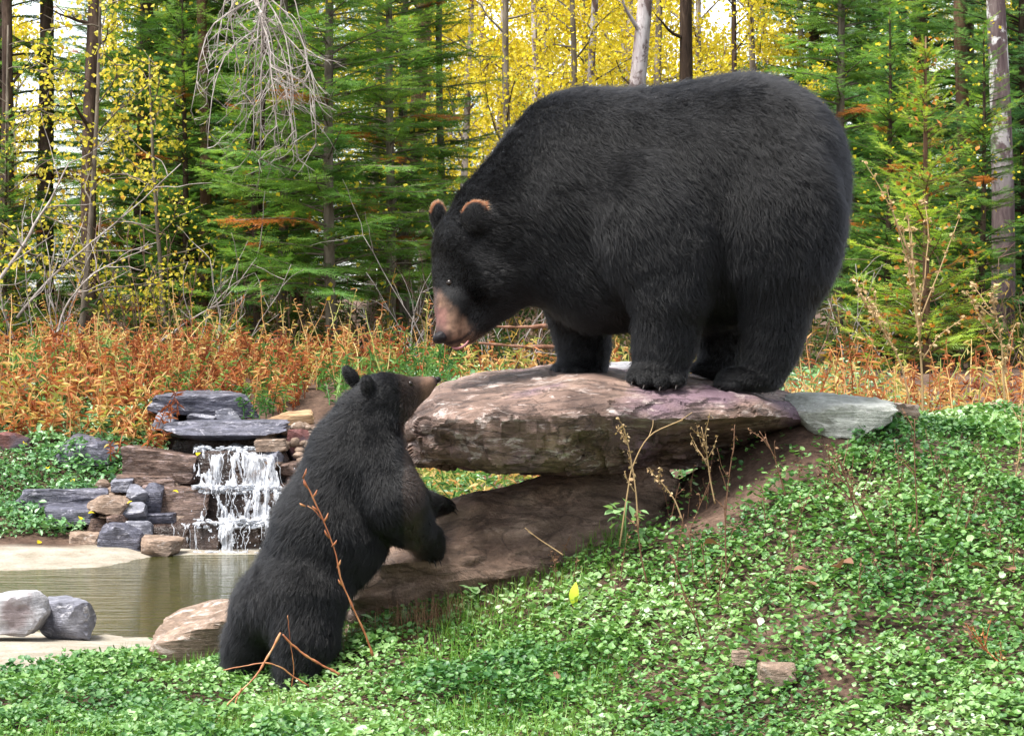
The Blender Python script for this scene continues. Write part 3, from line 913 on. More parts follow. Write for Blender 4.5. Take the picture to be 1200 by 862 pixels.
def plant_tree(name, label, meshes, px, Y, scale=1.0, rot=0.0, cat='tree', group=None, dz=0.0, tilt=(0, 0)):
    x = (px - 600) / FPX * Y
    o = thing(name, label, cat, (x, Y, tz(x, Y) - 0.03 + dz), group)
    o.rotation_euler = (tilt[0], tilt[1], rot)
    o.scale = (scale,) * 3
    for nm, me in zip(('trunk', 'crown'), meshes):
        if me:
            link(nm, me, o)
    return o

# --- hero conifers
FA = conifer_meshes('a', 6.6, 1.12, 0.80, 21, FIR, GREYBARK, .046, .135, 8, .34, .24, .05)
FH = conifer_meshes('h', 6.4, 1.05, 0.75, 28, FIRG, GREYBARK, .044, .15, 7, .36, .24, .06)
FB = conifer_meshes('b', 7.5, 1.40, 0.5, 22, FIR, DARKBARK, .080, .18, 7, .45, .22, .15)
FC = conifer_meshes('c', 7.0, 1.15, 0.3, 23, FIRB, DARKBARK, .070, .17, 7, .30, .25, .1)
FD = conifer_meshes('d', 2.45, 0.62, 0.12, 24, FIRY, BROWNBARK, .024, .105, 6, .20, .34, .12, .85, .024)
FE = conifer_meshes('e', 3.6, 0.80, 0.2, 25, FIR, DARKBARK, .036, .13, 6, .30, .25, .12)
plant_tree('fir_tree', 'green fir with bare slim lower trunk right of the hanging dead branches', FH, 391, 18.0, 1.0, 0.4)
plant_tree('fir_tree', 'dense bright green fir at the forest edge behind the bear\'s rump', FH, 985, 19.8, 1.0, 1.0)
plant_tree('fir_tree', 'dark bluish fir right beside the patchy birch trunk', FC, 1205, 20.3, 1.05, 3.0)
plant_tree('spruce_sapling', 'young yellow green spruce behind the tall tan weed', FD, 1088, 16.6, 1.0, 2.0)
plant_tree('fir_tree', 'shadowed green fir between the yellow green spruce and the birch', FB, 1125, 22.0, .95, 2.2)
plant_tree('fir_tree', 'loose dark fir rising at the left edge of the forest', FB, 15, 20.5, 1.0, 0.0)
plant_tree('fir_tree', 'loose dark fir behind the gold leaved sapling', FB, 165, 22.3, 1.08, 1.7)
plant_tree('fir_tree', 'green fir behind the hanging dead branches', FA, 290, 21.5, 1.15, 3.9)
plant_tree('fir_tree', 'green fir behind the adult bear\'s face', FA, 470, 21.2, 1.05, 5.2)
plant_tree('fir_tree', 'feathery green fir standing left of the slim fir', FH, 330, 19.8, .95, 2.4)
plant_tree('fir_tree', 'feathery green fir standing right of the slim fir', FH, 455, 19.4, .9, 4.1)
plant_tree('fir_tree', 'feathery green fir behind the sparse gold sapling', FH, 215, 21.5, 1.0, 5.5)
plant_tree('fir_sapling', 'small green fir low beneath the hanging dead branches', FE, 300, 18.9, .85, 4.4)
plant_tree('fir_sapling', 'small green fir behind the young yellow green spruce', FE, 1040, 18.2, .8, 1.1)
plant_tree('fir_sapling', 'small dark fir filling the forest edge left of the slim fir', FE, 215, 19.8, .9, .2)
plant_tree('fir_sapling', 'small bluish fir at the left end of the thicket', FE, 8, 17.8, .55, 2.9)
plant_tree('fir_sapling', 'low green fir beside the patchy birch', FE, 1150, 18.0, .75, .9)

# --- named trunks
def pole_tree(label, bark, px0, px1, Y, w, H=8.0, seed=1, name='tree', leaves=None, nleaf=0, z0=3.0, limbs=8):
    lean = (px1 - px0) / FPX * Y / ((431 + 0) / FPX * Y)
    me = broadleaf_meshes(H, seed, leaves, bark, w / 2 * Y / FPX * 1.15, z0, .9, nleaf, lean=(lean, 0), limbs=limbs, sub=3)
    return plant_tree(name, label, me, px0, Y)
pole_tree('straight dark conifer trunk among the gold leaves at left', DARKBARK, 110, 113, 19.0, 16, seed=41, z0=1.6, limbs=16)
pole_tree('dark trunk partly hidden left of the straight dark trunk', DARKBARK, 62, 50, 20.6, 18, seed=42, z0=2.2)
pole_tree('dark trunk at the far left edge of the forest', DARKBARK, 5, 2, 18.8, 12, seed=43, z0=1.8)
pole_tree('orange brown pine trunk left of the hanging dead branches', BROWNBARK, 234, 236, 21.0, 12, seed=44)
pole_tree('rough brown trunk leaning right above the slim fir', BROWNBARK, 455, 508, 22.5, 18, seed=45, limbs=10)
pole_tree('thin grey green pole trunk beside the leaning brown trunk', GREYBARK, 519, 521, 21.5, 7, seed=46)
pole_tree('thin white birch trunk in the yellow foliage', PALEBARK, 690, 697, 26.0, 9, seed=47)
pole_tree('pale peeling birch trunk rising behind the bear\'s back', PALEBARK, 729, 753, 24.0, 21, seed=48)
pole_tree('dark straight trunk rising behind the bear\'s back', DARKBARK, 800, 798, 24.8, 17, seed=49)
pole_tree('twin thin dark trunk in the yellow foliage right of the dark trunk', DARKBARK, 848, 860, 26.5, 6, seed=50, limbs=14)
pole_tree('dark birch trunk with white bark patches at right', BIRCHBARK, 1170, 1166, 19.2, 25, seed=51, z0=2.6, name='birch_tree')
pole_tree('reddish brown trunk behind the young spruce', BROWNBARK, 1133, 1128, 20.8, 15, seed=52)

def behind(px):
    for lim, w_ in ((60, 'behind the left edge trunks'), (150, 'behind the straight dark trunk'), (260, 'behind the orange brown pine'), (350, 'behind the hanging dead branches'), (450, 'behind the slim fir'),
                    (540, 'behind the leaning brown trunk'), (650, 'behind the adult bear\'s shoulders'), (760, 'behind the pale peeling birch'), (900, 'behind the adult bear\'s back'), (1040, 'behind the adult bear\'s rump'), (1140, 'behind the yellow green spruce')):
        if px < lim:
            return w_
    return 'behind the patchy birch'
# --- yellow aspens
AS = [broadleaf_meshes(6.8, 61, YELLOW, GREYBARK, .05, .9, 1.35, 6500), broadleaf_meshes(6.2, 62, YELLOW, PALEBARK, .045, .7, 1.25, 6500, lean=(.04, 0)),
      broadleaf_meshes(2.9, 63, GOLD, GREYBARK, .020, .35, .85, 1400, (.026, .046), lean=(.05, 0), limbs=16)]
AG = 'yellow aspens behind the bears'
for k, (px, Y, sc) in enumerate([(440, 26.5, 1.0), (545, 27, 1.05), (598, 24.5, .95), (640, 29, 1.1), (668, 25.5, .9), (720, 30, 1.15), (775, 28, 1.1), (835, 30, 1.15), (880, 26, .95), (925, 29, 1.1), (500, 31, 1.2), (590, 33, 1.2), (690, 34, 1.25), (900, 34, 1.2)]):
    plant_tree('aspen_tree', ('grey stemmed', 'pale leaning')[k % 2] + ' aspen full of bright yellow leaves ' + behind(px), AS[k % 2], px, Y, sc, k * 1.3, group=AG)
plant_tree('aspen_sapling', 'gold leaved sapling in front of the straight dark trunk', AS[2], 92, 17.6, 1.05, .5)
plant_tree('aspen_sapling', 'gold leaved sapling at the left frame edge', AS[2], 22, 18.0, .95, 2.5)
plant_tree('aspen_sapling', 'sparse gold sapling in front of the orange brown pine', AS[2], 195, 19.2, .9, 4.0)

# --- deep forest, copies

g = np.random.default_rng(99)
FG = 'conifers of the deep forest'
for k in range(64):
    px = g.uniform(-160, 1360) if k < 40 else (g.uniform(-520, -120) if k % 2 else g.uniform(1330, 1750))
    if 440 < px < 930:
        Y = g.uniform(33, 50); sc = g.uniform(.5, .8)
    else:
        Y = g.uniform(23.5, 44); sc = g.uniform(.9, 1.35)
    plant_tree('fir_tree', ('bluish dark fir', 'loose dark fir', 'bluish dark fir', 'bushy green fir')[k % 4] + ' deep in the forest ' + behind(px), (FC, FB, FC, FE)[k % 4], px, Y, sc * (1.9 if k % 4 == 3 else 1), g.uniform(0, 6.28), group=FG)
AG2 = 'yellow trees of the deep forest'
for k in range(34):
    px, Y = g.uniform(-150, 1350), g.uniform(32, 55)
    plant_tree('aspen_tree', ('grey stemmed', 'pale stemmed')[k % 2] + ' yellow tree deep in the forest ' + behind(px), AS[k % 2], px, Y, g.uniform(1.1, 1.6), g.uniform(0, 6.28), group=AG2)

# --- dead branches hanging from a dead tree
g = np.random.default_rng(17)
Yd = 17.4
root = thing('dead_tree', 'dead tree with a fan of bare grey branches hanging down', 'tree', (W(300, 430, Yd + 2.1)[0], Yd + 2.1, tz(W(300, 430, Yd + 2.1)[0], Yd + 2.1) - .03))
o0 = np.array(root.location)
tr = MB()
tr.tube(np.array([W(300, 434, Yd + 2.1), W(304, 250, Yd + 1.6), W(310, 60, Yd + .7), W(312, -160, Yd + .1)]) - o0, [.024, .022, .020, .016], 8)
tr.build('trunk', DARKBARK, root, smooth=True)
for k in range(21):
    a, b = W(g.normal(312, 14), g.uniform(-90, 30), Yd + g.normal(0, .05)), None
    ex = g.normal(0, 48)
    end = W(312 + ex, g.uniform(95, 200) - abs(ex) * .35, Yd - abs(g.normal(0, .35)))
    mid = (a + end) / 2 + np.array((ex * .0022, -.05, .12))
    lp = spline([a, mid, end], 12) + np.cumsum(g.normal(0, .006, (12, 3)), 0)
    mb = MB()
    mb.tube(lp - o0, np.linspace(.008, .0025, 12), 5)
    for j in range(11):
        q = g.integers(2, 12)
        d = norm(lp[q] - lp[q - 2]) + np.array((g.normal(0, .8), g.normal(0, .5), g.normal(-.1, .4)))
        sp = limb_path(g, lp[q], d, g.uniform(.10, .34), 6, .35, -.05)
        mb.tube(sp - o0, np.linspace(.0036, .0016, 6), 4, cap=False)
        for jj in range(2):
            qq = g.integers(1, 6)
            s2 = limb_path(g, sp[qq], norm(sp[qq] - sp[qq - 1]) + g.normal(0, .6, 3), g.uniform(.05, .15), 4, .3)
            mb.tube(s2 - o0, np.linspace(.0024, .0014, 4), 3, cap=False)
    mb.build('branch', TWIG, root, smooth=True)

# --- bare shrubs and leaning stems
def shrub(label, px, Y, h, n, m, seed, spread=.35, lean=0.0, name='bare_shrub', group=None, side=6, thick=.0045):
    g = np.random.default_rng(seed)
    x = (px - 600) / FPX * Y
    o = thing(name, label, 'shrub', (x, Y, tz(x, Y) - .03), group)
    for k in range(n):
        mb = MB()
        hh = h * g.uniform(.55, 1.1)
        lp = limb_path(g, (g.normal(0, .10), g.normal(0, .08), 0), (lean + g.normal(0, spread), g.normal(0, spread), 1), hh, 9, .22, .02)
        mb.tube(lp, np.linspace(thick, .0025, 9), 5)
        for j in range(side):
            q = g.integers(2, 9)
            sp = limb_path(g, lp[q], norm(lp[q] - lp[q - 1]) + g.normal(0, .6, 3), hh * g.uniform(.15, .4), 6, .3, .02)
            mb.tube(sp, np.linspace(.003, .0014, 6), 4, cap=False)
        mb.build('stem', m, o, smooth=True)
    return o
SG = 'bare shrubs along the forest edge'
for k, (px, h, n) in enumerate([(60, 1.2, 9), (150, 1.3, 9), (200, 1.2, 8), (250, 1.0, 7), (330, .9, 6), (430, 1.0, 7), (480, 1.2, 8), (525, 1.1, 7), (560, .9, 8), (600, 1.0, 8), (640, .9, 7), (940, 1.0, 6), (1000, 1.0, 6), (1140, 1.1, 7), (1190, 1.0, 6)]):
    shrub(('pale', 'brown')[k % 3 != 0] + ' leafless twiggy shrub standing ' + behind(px).replace('behind', 'before'), px, 17.0 + (k * 37 % 11) * .16, h, n, (TWIG, BTWIG)[k % 3 != 0], 300 + k, group=SG)
def lean_stem(label, pts, Y, w, m, seed):
    g = np.random.default_rng(seed)
    pp = [W(a, b, Y + .1 * i) for i, (a, b) in enumerate(pts)]
    o = thing('leaning_stem', label, 'branch', pp[0])
    lp = spline(pp, 16) + np.cumsum(g.normal(0, .004, (16, 3)), 0)
    mb = MB(); mb.tube(lp - pp[0], np.linspace(w, w * .3, 16), 6)
    st = mb.build('stem', m, o, smooth=True)
    for j in range(7):
        q = g.integers(4, 16)
        sp = limb_path(g, lp[q] - pp[0], norm(lp[q] - lp[q - 1]) + g.normal(0, .5, 3), g.uniform(.2, .6), 6, .3)
        mb = MB(); mb.tube(sp, np.linspace(.005, .002, 6), 4); mb.build('twig', m, st, smooth=True)
lean_stem('thick pale bare stem leaning in from the left edge', [(-20, 355), (20, 300), (55, 245), (82, 192)], 17.0, .017, TWIG, 1)
lean_stem('long thin pale stem slanting up across the gold saplings', [(20, 372), (70, 318), (140, 262), (215, 195)], 17.1, .012, TWIG, 2)
lean_stem('pale stem slanting low over the orange weeds', [(58, 430), (75, 360), (110, 320), (180, 290)], 16.8, .010, TWIG, 3)
lean_stem('grey stem crossing low before the slim fir', [(165, 420), (215, 380), (260, 350), (300, 300)], 17.2, .009, TWIG, 4)

# --- two weathered rails behind the adult's chin
for lb, a, b_ in (('upper reddish rail seen below the adult bear\'s chin', (575, 383), (665, 381)), ('lower reddish rail seen below the adult bear\'s chin', (560, 402), (668, 408))):
    p0, p1 = W(*a, 16.2), W(*b_, 16.4)
    mb = MB()
    lp = np.array([p0 + (p1 - p0) * s for s in np.linspace(0, 1, 14)]) - p0
    lp += np.cumsum(np.random.default_rng(3).normal(0, .0025, lp.shape), 0)
    mb.tube(lp, .0125 * (1 + .25 * np.random.default_rng(8).normal(size=14)), 8)
    tag(mb.build('wooden_rail', mat_bark('rail_bark', [(0.10, 0.045, 0.025), (0.22, 0.11, 0.07), (0.38, 0.23, 0.16)]), smooth=True, loc=p0), lb, 'rail')
root = thing('rail_post', 'short grey post carrying the two reddish rails', 'post', W(668, 440, 16.5))
mb = MB(); mb.tube(np.array([(0, 0, -.3), (0, 0, .2), (.005, 0, .48)]), [.03, .03, .026], 8)
mb.build('post', GREYBARK, root, smooth=True)
# ------------------------------------------------------------------ ground cover and weeds
CLOVER = mat_leaf('ground_cover_leaves', [(0.0, (0.035, 0.120, 0.028)), (0.5, (0.115, 0.245, 0.052)), (0.75, (0.22, 0.36, 0.115)), (1.0, (0.42, 0.54, 0.36))], 0.50, 0.6, 0.25, 1.4)  # palest stop also carries the sky sheen painted on foreground leaves
BANKL = mat_leaf('bank_leaves', [(0.0, (0.045, 0.14, 0.045)), (0.5, (0.12, 0.27, 0.09)), (1.0, (0.28, 0.42, 0.20))], 0.4, 0.9, 0.25, 1.4)
GRASS = mat_leaf('grass_blades', [(0.0, (0.05, 0.14, 0.02)), (0.6, (0.13, 0.27, 0.035)), (1.0, (0.28, 0.34, 0.07))], 0.45, 0.4, 0.3, 1.4)
RUST = mat_leaf('rusty_weeds', [(0.0, (0.15, 0.045, 0.022)), (0.3, (0.36, 0.105, 0.042)), (0.55, (0.44, 0.175, 0.075)), (0.75, (0.62, 0.38, 0.16)), (0.9, (0.68, 0.54, 0.26)), (1.0, (0.34, 0.36, 0.10))], 0.6, 0.2, 0.4, 1.2)
STRAW = mat_leaf('straw_seed', [(0.0, (0.26, 0.15, 0.07)), (0.5, (0.46, 0.32, 0.17)), (1.0, (0.62, 0.48, 0.28))], 0.7, 0.2, 0.3, 1.1)
DRYB = mat_leaf('dry_brown', [(0.0, (0.07, 0.035, 0.02)), (0.5, (0.18, 0.095, 0.055)), (1.0, (0.32, 0.19, 0.11))], 0.7, 0.2, 0.2, 1.1)

an = np.linspace(0, 2 * np.pi, 7, endpoint=False)
rr = np.array([1, .93, 1, .93, 1, .95, .62])
ROUND = (np.vstack([(0, 0, 0), np.stack([rr * np.cos(an), rr * np.sin(an), np.full(7, .24)], -1)]), np.array([(0, i + 1, (i + 1) % 7 + 1) for i in range(7)]))
OVAL = (np.array([(0, 0, 0), (.35, .30, .06), (.7, .26, .03), (1.05, 0, -.12), (.7, -.26, .03), (.35, -.30, .06), (.5, 0, -.03)], float),
        np.array([(0, 6, 1), (1, 6, 2), (2, 6, 3), (3, 6, 4), (4, 6, 5), (5, 6, 0)]))
def in_rock(p):
    bad = np.zeros(len(p), bool)
    for n_, q in enumerate(p):
        if -1.1 < q[0] < 1.2 and 7.6 < q[1] < 9.1:
            h = boulder_bvh.ray_cast(Vector(q), Vector((0, 0.02, 1)))
            if h[0] is not None and (boulder_bvh.ray_cast(Vector(q), Vector((0, -1, 0.02)))[0] is not None):
                bad[n_] = True
    return bad
def cover(name, label, n, x0, x1, y0, y1, size, hmax, tmpl, m, seed, dens, tilt=.4, smin=0.0):
    g = np.random.default_rng(seed)
    x, y = g.uniform(x0, x1, n), g.uniform(y0, y1, n)
    z = terrain(x, y)
    p = np.stack([x, y, z], -1)
    px, py = P(p)
    k = (px > -90) & (px < 1290) & (py < 905) & (g.random(n) < dens(p, px, py)) & (pond_d(x, y) < -.05)
    p = p[k]
    p = p[~in_rock(p)]
    n = len(p)
    mound = np.clip(.55 + .6 * fbm(p * 4.5 + seed, 3), .06, 1.3)
    p[:, 2] += .006 + hmax * mound * g.random(n) ** .7
    s = (size[0] + (size[1] - size[0]) * g.random(n) ** 1.5) * (.75 + .4 * mound)
    M = np.einsum('nij,njk->nik', rotz(g.uniform(0, 6.283, n)), np.einsum('nij,njk->nik', rotx(g.normal(0, tilt, n)), roty(g.normal(0, tilt, n)))) * s[:, None, None]
    tone = np.clip(.46 + .36 * fbm(p * 1.7 + seed + 5, 3) + g.normal(0, .17, n) + (.22 * sstep(7.3, 6.4, p[:, 1]) * sstep(-.9, .2, p[:, 0]) - .06 + .22 * fbm(p * 5 + 70, 2) if seed == 1 else 0), 0, 1)  # nearer right-hand leaves biased paler: sky sheen painted into the leaf colour
    mb = MB()
    mb.inst(tmpl[0], tmpl[1], M, p, tone)
    o = mb.build(name, m)
    return tag(o, label, 'ground cover', kind='stuff')
def sandk(p):
    dd_ = pond_d(p[:, 0], p[:, 1]) + .8 * .12 * fbm(np.stack([p[:, 0] * 1.6, p[:, 1] * 1.6, p[:, 0] * 0], -1), 3)
    w = np.where(p[:, 1] > 11, .95, 1.85 - .75 * sstep(-1.75, -1.25, p[:, 0]))
    return sstep(-w + .02, -w - .10, dd_) * 1.0 + (p[:, 0] > -.8)
def d_near(p, px, py):
    d = np.clip(1.05 + .6 * fbm(p * 2.6 + 2, 4), .2, 1)
    bare = fbm(p * 3.3 + 40, 3)
    d = d * np.where(bare > .8, .3, 1)
    # trodden soil under the slab
    line = np.interp(px, [520, 640, 720, 800, 850, 900, 950, 990, 1060], [735, 690, 652, 618, 604, 580, 562, 532, 480])
    soil = sstep(24, -6, py - line - 14 * fbm(p * 5, 2)) * (px > 560) * (px < 1000)
    d = d * (1 - .93 * soil)
    return d * np.clip(sandk(p), 0, 1)
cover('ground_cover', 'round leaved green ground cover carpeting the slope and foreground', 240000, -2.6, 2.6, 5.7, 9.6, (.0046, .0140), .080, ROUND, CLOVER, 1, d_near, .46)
def d_bank(p, px, py):
    return np.clip(.85 + .6 * fbm(p * 1.5 + 8, 3), .1, 1) * np.clip(sandk(p), 0, 1) * (px < 205 + 20 * fbm(p * 4, 2)) * ((px < 100) | (py < 570) | (py < 640 - (px - 60) * .9))
cover('bank_plants', 'leafy green plants covering the far pond bank', 30000, -4.2, -1.7, 13.2, 15.3, (.022, .048), .13, OVAL, BANKL, 2, d_bank, .5)
def d_gap(p, px, py):
    return np.full(len(p), .9) * ((p[:, 0] > -.72) | (p[:, 1] > 14.4))
cover('clearing_plants', 'low green plants seen through the gap under the slab', 15000, -0.9, 2.4, 9.5, 16.5, (.02, .045), .12, OVAL, BANKL, 3, d_gap, .5)

# grass in the lower left foreground
g = np.random.default_rng(31)
n = 22000
x, y = g.uniform(-2.1, .4, n), g.uniform(5.9, 8.4, n)
p = np.stack([x, y, terrain(x, y)], -1)
px, py = P(p)
k = (fbm(p * 2.2 + 15, 3) > -.05) & (sandk(p) > .5) & (py < 900) & (px > -50)
p = p[k][:13000]
n = len(p)
BL = (np.array([(0, -.5, 0), (0, .5, 0), (.12, .4, .5), (.12, -.4, .5), (.42, 0, 1)], float), [np.array([(0, 1, 2, 3)]), np.array([(3, 2, 4)])])
M = np.einsum('nij,njk->nik', rotz(g.uniform(0, 6.283, n)), roty(g.normal(.2, .4, n))[:])
M = M * np.stack([g.uniform(.03, .08, n), np.full(n, .0035), g.uniform(.03, .085, n)], -1)[:, None, :]
mb = MB(); mb.inst(BL[0], BL[1], M, p, np.clip(g.normal(.5, .22, n), 0, 1))
tag(mb.build('grass', GRASS), 'short green grass blades in the lower left foreground', 'grass', kind='stuff')

GREENW = mat_leaf('green_weeds', [(0.0, (0.03, 0.10, 0.02)), (0.5, (0.075, 0.19, 0.04)), (1.0, (0.20, 0.32, 0.08))], 0.5, 0.4, 0.3, 1.4)
# rusty weeds at the forest edge
def weeds(name, label, pos, h, seed, m, leaves=16, ls=(.05, .10), tone=(.4, .22)):
    g = np.random.default_rng(seed)
    mb = MB()
    Ms, Ls, Rs = [], [], []
    for q in pos:
        hh = h * g.uniform(.5, 1.15) * (1 + .45 * float(fbm(np.array([[q[0] * 2.2, q[1] * 2.2, seed]]), 2)[0]))
        lp = limb_path(g, q, (g.normal(0, .22), g.normal(0, .22), 1), hh, 6, .22, -.02)
        r = np.clip(g.normal(*tone), 0, 1)
        mb.tube(lp, np.linspace(.0045, .002, 6), 3, np.clip(r + .1, 0, 1), cap=False)
        for j in range(leaves):
            s = g.uniform(.12, 1) * 5
            i_ = min(int(s), 4)
            c = lp[i_] + (lp[i_ + 1] - lp[i_]) * (s - i_)
            l = g.uniform(*ls)
            a = g.uniform(0, 6.283)
            el = g.normal(.15, .55)
            dv = np.array((math.cos(a) * math.cos(el), math.sin(a) * math.cos(el), math.sin(el)))
            yv = norm(np.cross((0, 0, 1), dv) + .4 * g.normal(size=3)) * l * .22
            zv = norm(np.cross(dv, yv)) * l
            Ms.append(np.stack([dv * l, yv, zv], -1)); Ls.append(c); Rs.append(np.clip(r + g.normal(0, .20), 0, 1))
    WL = (np.array([(0, 0, 0), (.4, .5, .08), (.8, .25, -.06), (1.05, 0, -.25), (.8, -.25, -.06), (.4, -.5, .08)], float), np.array([(0, 1, 2, 3), (0, 3, 4, 5)]))
    mb.inst(WL[0], WL[1], np.array(Ms), np.array(Ls), np.array(Rs))
    return tag(mb.build(name, m), label, 'weeds', kind='stuff')
g = np.random.default_rng(44)
def spots(n, px0, px1, Y0, Y1, fn=None):
    out = []
    while len(out) < n:
        Y = g.uniform(Y0, Y1); px = g.uniform(px0, px1)
        x = (px - 600) / FPX * Y
        if fn and not fn(px, Y):
            continue
        out.append((x, Y, tz(x, Y)))
    return out
def patchy(px, Y):
    return vnoise(np.array([[px * .016, Y * 1.1, 3.0]]))[0] > -.10 - (.35 if 60 < px < 330 else 0)
weeds('rusty_weeds', 'thicket of rusty orange weeds behind the waterfall', spots(820, -60, 500, 14.95, 17.0, patchy), .29, 1, RUST, 19, (.025, .06), (.46, .28))
weeds('green_weeds', 'green weeds breaking up the rusty thicket', spots(420, -60, 540, 14.95, 17.3), .26, 21, GREENW, 15, (.03, .07), (.55, .25))
weeds('tall_weeds', 'scattered taller straw stems above the rusty thicket', spots(110, -60, 520, 15.4, 17.2), .50, 11, RUST, 20, (.02, .05), (.72, .2))
weeds('rusty_weeds', 'fringe of rusty orange weeds along the top of the pond bank', spots(170, -40, 190, 14.4, 15.1), .34, 2, RUST, 13, (.05, .09), (.62, .2))
weeds('rusty_weeds', 'rusty dry weeds behind the lichen stone and the slope', spots(400, 900, 1500, 9.7, 14.5), .33, 3, RUST, 15, (.025, .06), (.58, .25))
weeds('rusty_weeds', 'sparse rusty weeds below the forest behind the slab', spots(150, 480, 930, 14.5, 17.5), .24, 4, RUST, 12, (.04, .08), (.8, .2))
weeds('rusty_weeds', 'orange and green weeds seen through the gap under the slab', spots(150, 440, 640, 11.0, 13.5), .16, 5, RUST, 12, (.03, .06), (.88, .16))
weeds('green_weeds', 'green weeds seen through the gap under the slab', spots(260, 440, 640, 11.0, 14.0), .16, 22, GREENW, 12, (.03, .06), (.6, .25))
weeds('rusty_weeds', 'small rusty weeds growing among the waterfall capstones', [tuple(W(a, b, c)) for a, b, c in ((186, 500, 14.3), (192, 512, 14.15), (200, 505, 14.2), (180, 520, 14.1), (176, 528, 14.0), (198, 490, 14.4), (210, 486, 14.45), (130, 540, 14.1), (138, 530, 14.1), (170, 530, 14.0))], .16, 6, RUST, 14, (.03, .06), (.3, .15))
weeds('green_weeds', 'green weeds growing between the slate capstones', [tuple(W(a, b, c)) for a, b, c in ((286, 494, 14.5), (296, 494, 14.5), (304, 493, 14.5), (312, 490, 14.55), (292, 488, 14.6), (318, 484, 14.7))], .12, 7, GREENW, 16, (.03, .06), (.5, .2))
weeds('undergrowth', 'dim green and brown undergrowth on the forest floor', spots(900, -60, 1260, 17.2, 23), .55, 8, mat_leaf('undergrowth_leaves', [(0.0, (0.03, 0.075, 0.02)), (0.4, (0.085, 0.12, 0.03)), (0.7, (0.20, 0.12, 0.05)), (1.0, (0.42, 0.28, 0.05))], .6, .2, .3, 1.2), 13, (.05, .11), (.45, .28))

# dry weeds one by one on the slope
def dry_weed(label, pts, Y, seed, m=STRAW, n=34, side=5, w=.0032, seed_s=(.006, .014), name='dry_weed', slen=.25, group=None, y_end=None):
    g = np.random.default_rng(seed)
    pp = [W(a, b, Y + (0 if y_end is None else (y_end - Y) * i / (len(pts) - 1))) for i, (a, b) in enumerate(pts)]
    o = thing(name, label, 'weed', pp[0], group)
    lp = spline(pp, 20) - pp[0]
    L = np.linalg.norm(lp[-1] - lp[0])
    mb = MB(); mb.tube(lp, np.linspace(w, w * .45, 20), 5, .45)
    paths = [lp[8:]]
    st = mb.build('stem', m, o, smooth=True)
    for j in range(side):
        q = g.integers(6, 18)
        sp = limb_path(g, lp[q], norm(lp[q] - lp[q - 1]) + np.array((g.normal(0, .5), g.normal(0, .4), .1)), L * slen * g.uniform(.5, 1.1), 7, .2, .03)
        mb = MB(); mb.tube(sp, np.linspace(w * .6, w * .25, 7), 4, .5); mb.build('twig', m, st, smooth=True)
        paths.append(sp[2:])
    if n:
        tp = np.concatenate(paths)
        c = tp[g.integers(0, len(tp), n)] + g.normal(0, .004, (n, 3))
        mb = MB(); mb.inst(OVAL[0], OVAL[1], rand_frames(g, n, g.uniform(*seed_s, n)), c, np.clip(g.normal(.5, .25, n), 0, 1))
        tag(mb.build('seed_heads', m, o), kind='stuff')
    return o
dry_weed('tall tan seeded weed rising behind the lichen stone', [(1082, 492), (1080, 430), (1074, 360), (1064, 252)], 9.6, 1, n=420, side=9, w=.006, seed_s=(.010, .024), slen=.55)
dry_weed('shorter tan seeded weed leaning left behind the lichen stone', [(1070, 490), (1055, 425), (1030, 380), (1004, 340)], 9.7, 2, n=200, side=5, w=.005, seed_s=(.010, .022), slen=.4)
dry_weed('tan seeded weed at the right end of the slope crest', [(1178, 490), (1176, 440), (1172, 390), (1160, 345)], 9.5, 3, n=260, side=6, w=.005, seed_s=(.010, .022), slen=.4)
dry_weed('bowed yellow stem arching over bare soil below the slab', [(726, 640), (735, 580), (742, 545), (762, 510), (800, 492)], 7.72, 4, n=0, side=2, w=.0035)
dry_weed('seeded brown weed before the slab\'s dark underside', [(748, 620), (745, 575), (738, 530), (730, 498)], 7.62, 5, n=80, side=5, slen=.3)
dry_weed('branching straw weed before the slab\'s right overhang', [(838, 590), (832, 560), (828, 530), (822, 500)], 7.85, 6, n=60, side=8, slen=.5)
dry_weed('thin brown weed leaning left in front of the propping boulder', [(800, 610), (790, 585), (775, 565), (762, 552)], 7.7, 7, n=40, side=3)
dry_weed('dark upright dead stalk in the middle of the slope', [(852, 688), (850, 620), (853, 570), (860, 520)], 7.35, 8, DRYB, 24, 5)
dry_weed('dark dead stalk standing below the lichen stone', [(925, 600), (915, 560), (905, 530), (890, 505)], 7.75, 9, DRYB, 20, 5)
dry_weed('tall brown stalk rising from the upper slope', [(1076, 650), (1074, 590), (1072, 540), (1072, 490)], 7.4, 10, DRYB, 30, 4)
dry_weed('tangled brown dead weed on the upper slope', [(1012, 628), (1000, 590), (992, 560), (985, 540)], 7.55, 11, DRYB, 30, 8, slen=.5)
dry_weed('leaning dead stalk on the upper slope near the tall stalk', [(1035, 660), (1020, 620), (1000, 580), (975, 545)], 7.4, 12, DRYB, 16, 4)
dry_weed('dead weed at the right frame edge of the slope', [(1185, 600), (1190, 560), (1196, 520), (1198, 470)], 7.9, 13, STRAW, 60, 6)
dry_weed('brown dead stalk low on the slope by the bright green clump', [(828, 772), (815, 725), (800, 690), (790, 655)], 6.95, 14, DRYB, 20, 5)
dry_weed('thin brown stalk beside the propping boulder\'s foot', [(760, 690), (752, 655), (748, 625), (745, 600)], 7.5, 15, DRYB, 16, 3)
dry_weed('red brown dry weed at the lower right edge of the slope', [(1205, 812), (1180, 785), (1155, 760), (1140, 735)], 6.6, 16, RUST, 40, 7, slen=.4)
dry_weed('pale stem lying across the propping boulder', [(660, 650), (645, 640), (630, 630), (615, 618)], 7.72, 17, STRAW, 0, 1, w=.0028)
dry_weed('bent straw stem lying across the upper slope', [(1085, 660), (1120, 690), (1150, 698), (1185, 702)], 7.2, 18, STRAW, 0, 2, w=.0028)
